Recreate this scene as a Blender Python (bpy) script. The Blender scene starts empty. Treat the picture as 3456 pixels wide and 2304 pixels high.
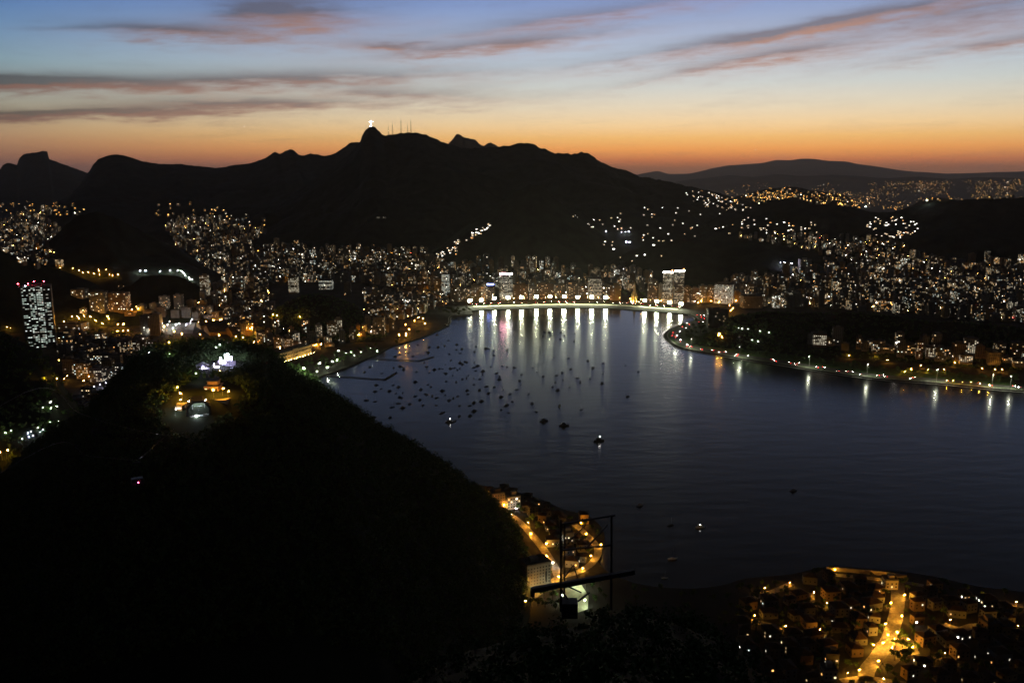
import bpy, math, random
import numpy as np
from mathutils import Vector

R = random.Random(11)
SC = bpy.context.scene
COL = SC.collection
rad = math.radians

# ------------------------------------------------------------------ camera
CAMZ = 396.0
FPX = 2900.0                      # focal length in photograph pixels (3456 wide)
PITCH = rad(10.9)
cam_d = bpy.data.cameras.new('camera')
cam_d.sensor_width = 36.0
cam_d.lens = 36.0 * FPX / 3456.0
cam_d.clip_start = 0.5
cam_d.clip_end = 120000.0
cam = bpy.data.objects.new('camera', cam_d)
COL.objects.link(cam)
cam.location = (0, 0, CAMZ)
cam.rotation_euler = (math.pi / 2 - PITCH, 0, 0)
SC.camera = cam

# ------------------------------------------------------------------ render / exposure
SC.view_settings.view_transform = 'Standard'
SC.view_settings.look = 'None'
SC.view_settings.exposure = 0.0
SC.view_settings.gamma = 1.0
SC.view_settings.use_curve_mapping = False
SC.render.engine = 'CYCLES'
SC.cycles.use_denoising = True
SC.cycles.denoiser = 'OPENIMAGEDENOISE'
SC.cycles.use_light_tree = True
SC.cycles.use_adaptive_sampling = True
SC.cycles.adaptive_threshold = 0.02
SC.cycles.adaptive_min_samples = 40
SC.cycles.max_bounces = 4
SC.cycles.diffuse_bounces = 0
SC.cycles.glossy_bounces = 2
SC.cycles.transmission_bounces = 1
SC.cycles.volume_bounces = 0
SC.cycles.transparent_max_bounces = 8
SC.cycles.caustics_reflective = False
SC.cycles.caustics_refractive = False
SC.cycles.sample_clamp_indirect = 3.0
SC.cycles.pixel_filter_type = 'BLACKMAN_HARRIS'
SC.cycles.filter_width = 1.6

# ------------------------------------------------------------------ world: sky after sunset
def s2l(c):
    return tuple(((v / 255.0) / 12.92 if v <= 10 else (((v / 255.0) + 0.055) / 1.055) ** 2.4) for v in c)

SUN_AZ = rad(13.0)                # the afterglow stands over the bay's right-hand hills
world = bpy.data.worlds.new('World')
SC.world = world
world.use_nodes = True
NT = world.node_tree
for n in list(NT.nodes):
    NT.nodes.remove(n)

def N(kind, **kw):
    n = NT.nodes.new(kind)
    for k, v in kw.items():
        setattr(n, k, v)
    return n
def lk(a, b):
    NT.links.new(a, b)
def M(op, a, b=None, c=None, clamp=False):
    n = N('ShaderNodeMath', operation=op)
    n.use_clamp = clamp
    for i, v in enumerate((a, b, c)):
        if v is None:
            continue
        if isinstance(v, (int, float)):
            n.inputs[i].default_value = v
        else:
            lk(v, n.inputs[i])
    return n.outputs[0]
def MIX(f, a, b):
    n = N('ShaderNodeMix', data_type='RGBA')
    if isinstance(f, (int, float)):
        n.inputs[0].default_value = f
    else:
        lk(f, n.inputs[0])
    for i, v in ((6, a), (7, b)):
        if isinstance(v, tuple):
            n.inputs[i].default_value = (*v, 1)
        else:
            lk(v, n.inputs[i])
    return n.outputs[2]
def RAMP(fac, stops, interp='LINEAR'):
    n = N('ShaderNodeValToRGB')
    r = n.color_ramp
    r.interpolation = interp
    while len(r.elements) < len(stops):
        r.elements.new(0.5)
    for e, (p, c) in zip(r.elements, stops):
        e.position = p
        e.color = (*c, 1)
    lk(fac, n.inputs[0])
    return n.outputs[0]

tc = N('ShaderNodeTexCoord')
sep = N('ShaderNodeSeparateXYZ')
lk(tc.outputs['Generated'], sep.inputs[0])
dx, dy, dz = sep.outputs
EL = M('MULTIPLY', M('ARCSINE', M('MINIMUM', M('MAXIMUM', dz, -1.0), 1.0)), 57.2958)      # degrees
AZ = M('MULTIPLY', M('ARCTAN2', dx, dy), 57.2958)
# cos of the azimuth away from the afterglow
hyp = M('MAXIMUM', M('SQRT', M('ADD', M('MULTIPLY', dx, dx), M('MULTIPLY', dy, dy))), 1e-4)
CA = M('DIVIDE', M('ADD', M('MULTIPLY', dx, math.sin(SUN_AZ)), M('MULTIPLY', dy, math.cos(SUN_AZ))), hyp)
# ramp coordinate: sqrt of the elevation, so that the low sky has room
EC = M('SQRT', M('DIVIDE', M('MAXIMUM', EL, 0.0), 90.0))
def stops(t):
    return [(math.sqrt(max(e, 0) / 90.0), s2l(c)) for e, c in t]
glow = RAMP(EC, stops([(0.0, (128, 94, 78)), (0.5, (158, 102, 74)), (1.0, (218, 130, 82)), (1.7, (255, 172, 94)), (2.4, (255, 198, 120)), (3.2, (254, 218, 164)),
                       (4.3, (238, 224, 196)), (5.6, (212, 218, 214)), (7.5, (188, 204, 222)), (10.5, (138, 160, 206)), (16, (68, 75, 90)), (24, (31, 36, 46)), (38, (15, 19, 28)), (90, (6, 8, 14))]))
side = RAMP(EC, stops([(0.0, (112, 90, 86)), (0.6, (136, 98, 88)), (1.2, (160, 114, 90)), (2.0, (180, 138, 104)), (2.8, (188, 160, 124)), (3.8, (172, 167, 146)),
                       (5.0, (156, 166, 162)), (6.3, (134, 160, 172)), (8.0, (112, 145, 180)), (10.5, (70, 112, 174)), (16, (50, 60, 80)), (24, (27, 33, 44)), (38, (14, 18, 27)), (90, (6, 8, 14))]))
east = RAMP(EC, stops([(0.0, (26, 23, 32)), (4, (28, 27, 40)), (12, (19, 22, 32)), (40, (9, 12, 21)), (90, (7, 9, 16))]))
# NISHITA dusk sky: the natural falloff of the low sun is blended into the gradient
sky = N('ShaderNodeTexSky')
sky.sky_type = 'NISHITA'
sky.sun_disc = False
sky.sun_elevation = rad(0.4)
sky.sun_rotation = SUN_AZ
sky.air_density = 1.4
sky.dust_density = 2.0
t1 = M('MULTIPLY_ADD', CA, 1 / 0.27, -0.73 / 0.27, clamp=True)          # 0 at 43 degrees off, 1 at the glow
t2 = M('MULTIPLY_ADD', CA, 1 / 1.33, 0.60 / 1.33, clamp=True)
base = MIX(t2, east, MIX(t1, side, glow))

# ---- clouds: long thin streaks, thin everywhere, with the big ones seen over the mountains
comb = N('ShaderNodeCombineXYZ')
lk(M('MULTIPLY', AZ, 0.11), comb.inputs[0]); lk(M('MULTIPLY_ADD', AZ, -0.055, M('MULTIPLY', EL, 1.0)), comb.inputs[1])
nz = N('ShaderNodeTexNoise'); nz.inputs['Scale'].default_value = 0.9; nz.inputs['Detail'].default_value = 4; nz.inputs['Roughness'].default_value = 0.58
nz.inputs['Distortion'].default_value = 0.5
lk(comb.outputs[0], nz.inputs['Vector'])
comb2 = N('ShaderNodeCombineXYZ')
lk(M('MULTIPLY', AZ, 0.30), comb2.inputs[0]); lk(M('MULTIPLY_ADD', AZ, -0.08, M('MULTIPLY', EL, 2.0)), comb2.inputs[1]); comb2.inputs[2].default_value = 7.3
nz2 = N('ShaderNodeTexNoise'); nz2.inputs['Scale'].default_value = 1.3; nz2.inputs['Detail'].default_value = 4; nz2.inputs['Roughness'].default_value = 0.6
lk(comb2.outputs[0], nz2.inputs['Vector'])
n1 = M('SUBTRACT', nz.outputs[0], 0.5)
n2 = M('SUBTRACT', nz2.outputs[0], 0.5)
AZW = M('ADD', AZ, M('MULTIPLY', n1, 9.0))
ELW = M('ADD', EL, M('ADD', M('MULTIPLY', n2, 1.1), M('MULTIPLY', n1, 0.6)))

def ang(px, py):
    u, v = (px - 1728) / FPX, (1152 - py) / FPX
    y = math.cos(PITCH) + v * math.sin(PITCH)
    z = -math.sin(PITCH) + v * math.cos(PITCH)
    return math.degrees(math.atan2(u, y)), math.degrees(math.atan2(z, math.hypot(u, y)))
# (px, py, half width px, half height px, slope, density)
CLOUDS = [(990, 42, 210, 54, 0.05, 1.0), (570, 102, 200, 20, 0.02, 0.9), (130, 274, 330, 20, 0.02, 1.25), (1000, 262, 520, 24, 0.05, 0.75),
          (1350, 312, 300, 22, -0.03, 0.5), (220, 382, 420, 15, 0.06, 1.2), (830, 348, 340, 16, 0.02, 0.75), (1700, 148, 330, 22, 0.10, 0.8),
          (1300, 155, 110, 9, -0.03, 0.7), (2690, 98, 430, 21, 0.13, 1.15), (2600, 186, 180, 21, 0.10, 0.7), (1900, 60, 480, 26, 0.13, 0.55),
          (2320, 240, 280, 14, 0.16, 0.35), (3260, 50, 360, 60, 0.10, 0.55), (3420, 132, 210, 14, 0.14, 0.55)]
def VM(op, a, b=None):
    n = N('ShaderNodeVectorMath', operation=op)
    for i, v in enumerate((a, b)):
        if v is None:
            continue
        if isinstance(v, tuple):
            n.inputs[i].default_value = v
        else:
            lk(v, n.inputs[i])
    return n.outputs['Value'] if op == 'DOT_PRODUCT' else n.outputs[0]
def spread(v):
    n = N('ShaderNodeCombineXYZ')
    for i in range(3):
        lk(v, n.inputs[i])
    return n.outputs[0]
VA, VE = spread(AZW), spread(ELW)
dens = None
under = None
K = 57.2958 / FPX * 0.965
for i in range(0, len(CLOUDS), 3):
    tri = CLOUDS[i:i + 3]
    an = [ang(c[0], c[1]) for c in tri]
    # warped coordinates of three clouds at once: along the streak and across it
    A = VM('SUBTRACT', VA, tuple(a[0] for a in an))
    E = VM('MULTIPLY', VM('SUBTRACT', VM('SUBTRACT', VE, tuple(a[1] for a in an)), VM('MULTIPLY', A, tuple(c[4] for c in tri))), tuple(1 / (c[3] * K * 1.7) for c in tri))
    A = VM('MULTIPLY', A, tuple(1 / (c[2] * K * 1.7) for c in tri))
    q = VM('ADD', VM('ADD', VM('MULTIPLY', A, A), VM('MULTIPLY', E, E)), (1.0, 1.0, 1.0))
    q2 = VM('MULTIPLY', q, q)
    g = VM('DIVIDE', tuple(c[5] for c in tri), VM('MULTIPLY', q2, q))
    d_ = VM('DOT_PRODUCT', g, (1.0, 1.0, 1.0))
    u_ = VM('DOT_PRODUCT', g, VM('MAXIMUM', VM('SUBTRACT', (0.15, 0.15, 0.15), VM('MULTIPLY', E, (1.6, 1.6, 1.6))), (0.0, 0.0, 0.0)))
    dens = d_ if dens is None else M('ADD', dens, d_)
    under = u_ if under is None else M('ADD', under, u_)
# the same thin streaks everywhere else in the sky
amb = M('MULTIPLY', M('MAXIMUM', M('SUBTRACT', M('ADD', nz.outputs[0], M('MULTIPLY', n2, 0.7)), 0.52), 0.0), 1.6)
tex = M('MULTIPLY_ADD', n2, 1.7, 1.0, clamp=False)
cl = M('MINIMUM', M('MAXIMUM', M('ADD', M('MULTIPLY', dens, M('MAXIMUM', tex, 0.25)), M('MULTIPLY', amb, 0.32)), 0.0), 0.92)
ucl = M('MINIMUM', M('MULTIPLY', under, M('MAXIMUM', tex, 0.2)), 0.75)
cgrey = MIX(t1, s2l((60, 57, 62)), s2l((124, 114, 120)))
cwarm = MIX(t1, s2l((152, 112, 98)), s2l((222, 160, 128)))
cgrey = MIX(t2, s2l((26, 28, 40)), cgrey)
cwarm = MIX(t2, s2l((30, 30, 42)), cwarm)
# clouds over the afterglow catch more of its light the lower they hang
hi = M('MULTIPLY_ADD', EL, -1 / 40.0, 1.0, clamp=True)
cgrey = MIX(hi, s2l((26, 30, 48)), cgrey)
c1 = MIX(M('MULTIPLY', ucl, 0.7), base, cwarm)
c2 = MIX(M('MULTIPLY', cl, 0.85), c1, cgrey)
both = MIX(M('MULTIPLY', M('MULTIPLY', ucl, cl), 0.75, clamp=True), c2, cwarm)
# evening star low in the west
def star(px, py, r):
    a0, e0 = (math.radians(v) for v in ang(px, py))
    d = VM('DOT_PRODUCT', tc.outputs['Generated'], (math.sin(a0) * math.cos(e0), math.cos(a0) * math.cos(e0), math.sin(e0)))
    return M('GREATER_THAN', d, math.cos(math.radians(r)))
both = MIX(M('ADD', star(824, 427, 0.02), star(2550, 506, 0.02), clamp=True), both, (1.6, 1.5, 1.3))
# faint share of the physical dusk sky
addn = N('ShaderNodeMix', data_type='RGBA', blend_type='ADD')
addn.inputs[0].default_value = 0.004
lk(both, addn.inputs[6]); lk(sky.outputs[0], addn.inputs[7])
bg = N('ShaderNodeBackground')
bg.inputs[1].default_value = 1.0
lk(addn.outputs[2], bg.inputs[0])
wo = N('ShaderNodeOutputWorld')
lk(bg.outputs[0], wo.inputs[0])
world.cycles.sampling_method = 'MANUAL'
world.cycles.sample_map_resolution = 512

# ------------------------------------------------------------------ sun: already down, only a trace of warm light grazes over the ridge
sun_d = bpy.data.lights.new('sun', 'SUN')
sun_d.energy = 0.02
sun_d.angle = rad(12)
sun_d.color = (1.0, 0.62, 0.38)
sun = bpy.data.objects.new('sun', sun_d)
COL.objects.link(sun)
sun.rotation_euler = (rad(89.0), 0, -SUN_AZ + math.pi)
sun.location = (3000, 12000, 4000)
# ------------------------------------------------------------------ pixel <-> place
CP, SP = math.cos(PITCH), math.sin(PITCH)
def ray(px, py):
    u, v = (px - 1728) / FPX, (1152 - py) / FPX
    return u, CP + v * SP, -SP + v * CP
def at_z(px, py, z=0.0):
    x, y, w = ray(px, py)
    t = (z - CAMZ) / w
    return Vector((x * t, y * t, z))
def at_y(px, py, yd):
    x, y, w = ray(px, py)
    t = yd / y
    return Vector((x * t, yd, CAMZ + w * t))
def to_px(p):
    x, y, z = p[0], p[1], p[2] - CAMZ
    f = y * CP - z * SP
    return 1728 + FPX * x / f, 1152 - FPX * (y * SP + z * CP) / f

# ------------------------------------------------------------------ noise
_rs = np.random.RandomState(5)
_tab = _rs.rand(256, 256)
def vnoise(x, y):
    xi = np.floor(x).astype(int); yi = np.floor(y).astype(int)
    fx = x - xi; fy = y - yi
    fx = fx * fx * (3 - 2 * fx); fy = fy * fy * (3 - 2 * fy)
    a = _tab[xi & 255, yi & 255]; b = _tab[(xi + 1) & 255, yi & 255]
    c = _tab[xi & 255, (yi + 1) & 255]; d = _tab[(xi + 1) & 255, (yi + 1) & 255]
    return (a * (1 - fx) + b * fx) * (1 - fy) + (c * (1 - fx) + d * fx) * fy - 0.5
def fbm(x, y, wl, octaves=4, gain=0.5):
    x = np.asarray(x, float) / wl; y = np.asarray(y, float) / wl
    s = 0; a = 1.0
    for i in range(octaves):
        s = s + a * vnoise(x + 17.3 * i, y + 41.7 * i)
        x = x * 2.03; y = y * 2.03; a *= gain
    return s

# ------------------------------------------------------------------ materials
MATS = {}
def mat(name, col=(0.2, 0.2, 0.2), rough=0.8, var=0.25, scale=0.3, metal=0.0, emit=None, strength=0.0, sample=True, bump=0.0):
    if name in MATS:
        return MATS[name]
    m = bpy.data.materials.new(name)
    m.use_nodes = True
    nt = m.node_tree
    b = nt.nodes['Principled BSDF']
    b.inputs['Roughness'].default_value = rough
    b.inputs['Metallic'].default_value = metal
    if rough >= 0.85:
        b.inputs['Specular IOR Level'].default_value = 0.08
    tcn = nt.nodes.new('ShaderNodeTexCoord')
    nzn = nt.nodes.new('ShaderNodeTexNoise')
    nzn.inputs['Scale'].default_value = scale
    nzn.inputs['Detail'].default_value = 5
    nt.links.new(tcn.outputs['Object'], nzn.inputs['Vector'])
    rp = nt.nodes.new('ShaderNodeValToRGB')
    rp.color_ramp.elements[0].position = 0.3
    rp.color_ramp.elements[1].position = 0.7
    rp.color_ramp.elements[0].color = (*[c * (1 - var) for c in col], 1)
    rp.color_ramp.elements[1].color = (*[min(1, c * (1 + var)) for c in col], 1)
    nt.links.new(nzn.outputs[0], rp.inputs[0])
    nt.links.new(rp.outputs[0], b.inputs['Base Color'])
    if bump:
        bp = nt.nodes.new('ShaderNodeBump'); bp.inputs['Strength'].default_value = bump
        nt.links.new(nzn.outputs[0], bp.inputs['Height']); nt.links.new(bp.outputs[0], b.inputs['Normal'])
    if emit:
        b.inputs['Emission Color'].default_value = (*emit, 1)
        b.inputs['Emission Strength'].default_value = strength
        if not sample:
            m.cycles.emission_sampling = 'NONE'
    MATS[name] = m
    return m

# ------------------------------------------------------------------ mesh helpers
class MB:
    """collects faces; build() links them as one mesh object"""
    def __init__(s):
        s.v = []; s.f = []; s.m = []
    def quad(s, a, b, c, d, mi=0):
        n = len(s.v); s.v += [tuple(a), tuple(b), tuple(c), tuple(d)]; s.f.append((n, n + 1, n + 2, n + 3)); s.m.append(mi)
    def poly(s, pts, mi=0):
        n = len(s.v); s.v += [tuple(p) for p in pts]; s.f.append(tuple(range(n, n + len(pts)))); s.m.append(mi)
    def box(s, cx, cy, z0, w, d, h, rot=0.0, mi=0, taper=1.0, bottom=True):
        ca, sa = math.cos(rot), math.sin(rot)
        n = len(s.v)
        for zz, k in ((z0, 1.0), (z0 + h, taper)):
            for ex, ey in ((-1, -1), (1, -1), (1, 1), (-1, 1)):
                lx, ly = ex * w / 2 * k, ey * d / 2 * k
                s.v.append((cx + lx * ca - ly * sa, cy + lx * sa + ly * ca, zz))
        fs = [(0, 1, 5, 4), (1, 2, 6, 5), (2, 3, 7, 6), (3, 0, 4, 7), (4, 5, 6, 7)] + ([(3, 2, 1, 0)] if bottom else [])
        for f in fs:
            s.f.append(tuple(n + i for i in f)); s.m.append(mi)
    def bar(s, p, q, r0, r1=None, n=6, mi=0, caps=True):
        p = Vector(p); q = Vector(q); r1 = r0 if r1 is None else r1
        ax = (q - p).normalized()
        ref = Vector((0, 0, 1)) if abs(ax.z) < 0.9 else Vector((1, 0, 0))
        u = ax.cross(ref).normalized(); w = ax.cross(u)
        k = len(s.v)
        for c, r in ((p, r0), (q, r1)):
            for i in range(n):
                a = 2 * math.pi * i / n
                s.v.append(tuple(c + u * (r * math.cos(a)) + w * (r * math.sin(a))))
        for i in range(n):
            j = (i + 1) % n
            s.f.append((k + i, k + j, k + n + j, k + n + i)); s.m.append(mi)
        if caps:
            s.f.append(tuple(k + n + i for i in range(n))); s.m.append(mi)
            s.f.append(tuple(k + n - 1 - i for i in range(n))); s.m.append(mi)
    def octa(s, c, r, mi=0, sz=1.0):
        n = len(s.v); x, y, z = c
        s.v += [(x + r, y, z), (x, y + r, z), (x - r, y, z), (x, y - r, z), (x, y, z + r * sz), (x, y, z - r * sz)]
        for i in range(4):
            j = (i + 1) % 4
            s.f += [(n + i, n + j, n + 4), (n + j, n + i, n + 5)]; s.m += [mi, mi]
    def ball(s, c, r, seg=8, rings=5, mi=0, sz=1.0):
        x, y, z = c; n = len(s.v)
        s.v.append((x, y, z + r * sz))
        for i in range(1, rings):
            t = math.pi * i / rings
            for j in range(seg):
                a = 2 * math.pi * j / seg
                s.v.append((x + r * math.sin(t) * math.cos(a), y + r * math.sin(t) * math.sin(a), z + r * sz * math.cos(t)))
        s.v.append((x, y, z - r * sz))
        last = len(s.v) - 1
        for j in range(seg):
            k = (j + 1) % seg
            s.f.append((n, n + 1 + j, n + 1 + k)); s.m.append(mi)
            for i in range(rings - 2):
                a = n + 1 + i * seg
                s.f.append((a + j, a + seg + j, a + seg + k, a + k)); s.m.append(mi)
            a = n + 1 + (rings - 2) * seg
            s.f.append((a + j, last, a + k)); s.m.append(mi)
    def mesh(s, name, mats):
        me = bpy.data.meshes.new(name)
        me.from_pydata(s.v, [], s.f)
        for m in (mats if isinstance(mats, (list, tuple)) else [mats]):
            me.materials.append(m)
        if any(s.m):
            me.polygons.foreach_set('material_index', s.m)
        me.update()
        return me
    def build(s, name, mats, parent=None, smooth=False):
        me = s.mesh(name, mats)
        if smooth:
            me.polygons.foreach_set('use_smooth', [True] * len(me.polygons))
        return put(name, me, parent)
def put(name, me, parent=None, loc=None, rz=0.0):
    o = bpy.data.objects.new(name, me)
    COL.objects.link(o)
    if parent is not None:
        o.parent = parent
    if loc is not None:
        o.location = loc
    if rz:
        o.rotation_euler = (0, 0, rz)
    return o
def tag(o, label=None, cat=None, group=None, kind=None):
    for k, v in (('label', label), ('category', cat), ('group', group), ('kind', kind)):
        if v:
            o[k] = v
    return o
def thing(name, label, cat, loc=(0, 0, 0), rz=0.0, group=None):
    o = put(name, None, None, loc, rz)
    o.empty_display_size = 1.0
    return tag(o, label, cat, group)
def grid_mesh(name, X, Y, Z, material, smooth=True):
    ny, nx = X.shape
    me = bpy.data.meshes.new(name)
    co = np.stack([X, Y, Z], -1).reshape(-1, 3).astype(np.float32)
    me.vertices.add(len(co)); me.vertices.foreach_set('co', co.ravel())
    i = np.arange(ny - 1)[:, None] * nx + np.arange(nx - 1)[None, :]
    q = np.stack([i, i + 1, i + nx + 1, i + nx], -1).reshape(-1, 4)
    me.loops.add(q.size); me.loops.foreach_set('vertex_index', q.ravel().astype(np.int32))
    me.polygons.add(len(q)); me.polygons.foreach_set('loop_start', (np.arange(len(q)) * 4).astype(np.int32))
    me.polygons.foreach_set('loop_total', np.full(len(q), 4, np.int32))
    if smooth:
        me.polygons.foreach_set('use_smooth', np.ones(len(q), bool))
    me.materials.append(material)
    me.update(calc_edges=True)
    return me
def quads_mesh(name, P, mats, mi=None):
    """P: (n,4,3) loose quads"""
    n = len(P)
    me = bpy.data.meshes.new(name)
    me.vertices.add(n * 4); me.vertices.foreach_set('co', P.astype(np.float32).ravel())
    me.loops.add(n * 4); me.loops.foreach_set('vertex_index', np.arange(n * 4, dtype=np.int32))
    me.polygons.add(n); me.polygons.foreach_set('loop_start', (np.arange(n) * 4).astype(np.int32))
    me.polygons.foreach_set('loop_total', np.full(n, 4, np.int32))
    for m in (mats if isinstance(mats, (list, tuple)) else [mats]):
        me.materials.append(m)
    if mi is not None:
        me.polygons.foreach_set('material_index', np.asarray(mi, np.int32))
    me.update(calc_edges=True)
    return me
def leaf_quads(C, n_per, rad_xyz, size, rs, shell=0.55):
    """leaf faces scattered through ellipsoids round the centres C (k,3)"""
    k = len(C)
    d = rs.normal(size=(k, n_per, 3)); d /= np.linalg.norm(d, axis=-1, keepdims=True)
    r = shell + (1 - shell) * rs.rand(k, n_per, 1)
    rr = np.asarray(rad_xyz, float)
    if rr.ndim == 1:
        rr = np.tile(rr, (k, 1))
    p = (C[:, None, :] + d * r * rr[:, None, :]).reshape(-1, 3)
    m = len(p)
    a = rs.normal(size=(m, 3)); a /= np.linalg.norm(a, axis=-1, keepdims=True)
    b = np.cross(a, rs.normal(size=(m, 3))); b /= np.linalg.norm(b, axis=-1, keepdims=True)
    s = size * (0.6 + 0.8 * rs.rand(m, 1))
    return np.stack([p - a * s, p - b * s * 0.55, p + a * s, p + b * s * 0.55], 1)

# ------------------------------------------------------------------ terrain
M_FOREST = mat('forest_slope', (0.016, 0.021, 0.013), 0.95, 0.45, 0.02)
M_ROCK = mat('granite', (0.10, 0.095, 0.09), 0.9, 0.4, 0.01)
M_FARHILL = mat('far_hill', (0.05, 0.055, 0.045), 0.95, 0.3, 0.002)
M_GROUND = mat('city_ground', (0.035, 0.035, 0.032), 0.95, 0.45, 0.02)
HILLS = []
class Ridge:
    """a hill drawn by its skyline: the crest stands across the line of sight to its middle and falls away before and behind"""
    def __init__(s, pts, d, front, back, base=2.0, rough=0.0, wl=120.0, ex=1.25, canopy=4.0, plateau=(0, 0), face=None, slim=False):
        fp = face if face is not None else (pts[0][0] + pts[-1][0]) / 2
        fx, fy, _ = ray(fp, 600)
        th = math.atan2(fx, fy)
        s.cs, s.sn = math.cos(th), math.sin(th)
        U, Wd, Zs = [], [], []
        for p in pts:
            x, y, z = ray(p[0], p[1])
            dd = p[2] if len(p) > 2 else d
            t = dd / (x * s.sn + y * s.cs)
            U.append((x * s.cs - y * s.sn) * t); Wd.append(dd); Zs.append(CAMZ + z * t)
        s.xs, s.zs, s.ys = np.array(U), np.array(Zs), np.array(Wd, float)
        o = np.argsort(s.xs); s.xs, s.zs, s.ys = s.xs[o], s.zs[o], s.ys[o]
        s.front, s.back, s.base, s.rough, s.wl, s.ex, s.canopy, s.pl, s.slim = front, back, base, rough, wl, ex, canopy, plateau, slim
        HILLS.append(s)
    def local(s, x, y):
        return x * s.cs - y * s.sn, x * s.sn + y * s.cs
    def box(s):
        if not hasattr(s, '_b'):
            s._b = (s.xs[0] - max(s.zs[0], 0) / 0.55 - 5, s.xs[-1] + max(s.zs[-1], 0) / 0.55 + 5, s.ys.min() - s.front - s.pl[0] - 1, s.ys.max() + s.back + s.pl[1] + 1, s.zs.max() + 40)
        return s._b
    def inside(s, u, w):
        x0, x1, y0, y1, _ = s.box()
        return (u > x0) & (u < x1) & (w > y0) & (w < y1)
    def h(s, x, y, fine=True):
        u, w = s.local(np.asarray(x, float), np.asarray(y, float))
        m = s.inside(u, w)
        out = np.full(u.shape, -5.0)
        if m.any():
            out[m] = s._h(u[m], w[m], fine)
        return out
    def _h(s, x, y, fine):
        zc = np.interp(x, s.xs, s.zs); yc = np.interp(x, s.xs, s.ys)
        out = np.maximum(s.xs[0] - x, x - s.xs[-1])           # beyond the drawn ends the crest runs out
        zc = zc - np.maximum(out, 0) * 0.55
        r = y - yc
        f, b = s.pl
        if f:
            f = f * np.clip((zc - 70) / 120, 0.05, 1)
        fr, bk = s.front, s.back
        if s.slim:                                            # low ends are thin ends
            q = np.clip(zc / 150, 0.12, 1); bk = bk * q; fr = fr * q
        p = np.where(r < -f, 1 + (r + f) / fr, np.where(r > b, 1 - (r - b) / bk, 1.0))
        p = np.clip(p, 0, 1)
        k = p ** s.ex
        hh = np.maximum(zc - s.base, 0)
        z = s.base + hh * k
        if s.rough:
            z = z + s.rough * fbm(x, y, s.wl, 4) * np.minimum(1, 4 * k * (1 - k) + 0.02) * np.minimum(1, hh / 60)
        if s.canopy and fine:
            z = z + s.canopy * (fbm(x + 900, y, 22, 2)) * np.minimum(1, k * 6)
        return np.where((k <= 0) | (hh <= 0), -5.0, z)
    def mesh(s, name, step, material, label=None):
        x0, x1 = s.xs[0] - s.zs[0] / 0.55 - 20, s.xs[-1] + max(s.zs[-1], 0) / 0.55 + 20
        if s.zs[0] < s.base: x0 = s.xs[0]
        if s.zs[-1] < s.base: x1 = s.xs[-1]
        y0, y1 = s.ys.min() - s.front - s.pl[0] - step, s.ys.max() + s.back + s.pl[1] + step
        nx = int((x1 - x0) / step) + 2
        # rows: dense at the crest, coarser down the slopes
        yc = float(s.ys.mean())
        ya = np.concatenate([np.arange(y0, yc - 12 * step, step * 1.4), np.arange(yc - 12 * step, yc + 6 * step, step * 0.9), np.arange(yc + 6 * step, y1 + 1.4 * step, step * 1.6)])
        ya = np.unique(np.concatenate([ya, [yc]]))
        U, Wd = np.meshgrid(np.linspace(x0, x1, nx), ya)
        Z = np.full(U.shape, -5.0); m = s.inside(U, Wd); Z[m] = s._h(U[m], Wd[m], True)
        o = put(name, grid_mesh(name, U * s.cs + Wd * s.sn, -U * s.sn + Wd * s.cs, Z, material))
        tag(o, label, None, None, 'structure')
        return o
def terrain(x, y, zlow=None):
    z = np.full(np.shape(x), 2.5)
    for r in HILLS:
        u, w = r.local(x, y)
        m = r.inside(u, w)
        if zlow is not None:
            m &= zlow < r.box()[4]
        if m.any():
            z[m] = np.maximum(z[m], r._h(u[m], w[m], False))
    return z
def visible(P, lift=0.0, n=60):
    """which points of P (k,3) no hill hides from the camera"""
    P = np.asarray(P, float).copy(); P[:, 2] += lift
    t = np.linspace(0.1, 0.985, n)[None, :]
    x = P[:, 0:1] * t; y = P[:, 1:2] * t; z = CAMZ + (P[:, 2:3] - CAMZ) * t
    return ~np.any(terrain(x, y, z) > z + 0.5, axis=1)
def hit(pxs, pys, near=300.0, far=9000.0, n=260):
    """first place the view through these pixels meets the land"""
    pxs = np.asarray(pxs, float); pys = np.asarray(pys, float)
    u, v = (pxs - 1728) / FPX, (1152 - pys) / FPX
    yy, zz = CP + v * SP, -SP + v * CP
    D = np.geomspace(near, far, n)[None, :]
    x = (u / yy)[:, None] * D; z = CAMZ + (zz / yy)[:, None] * D
    y = np.broadcast_to(D, x.shape).copy()
    T = terrain(x, y, z)
    below = T >= z
    i = np.argmax(below, axis=1)
    ok = below.any(axis=1)
    i = np.maximum(i, 1)
    a, b = D[0, i - 1].copy(), D[0, i].copy()
    for _ in range(9):                              # bisect between the last place above and the first below
        c = (a + b) / 2
        zc = CAMZ + zz / yy * c
        lo = terrain(u / yy * c, c, zc) >= zc
        b = np.where(lo, c, b); a = np.where(lo, a, c)
    X = u / yy * b
    return np.stack([X, b, terrain(X, b)], 1), ok

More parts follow.
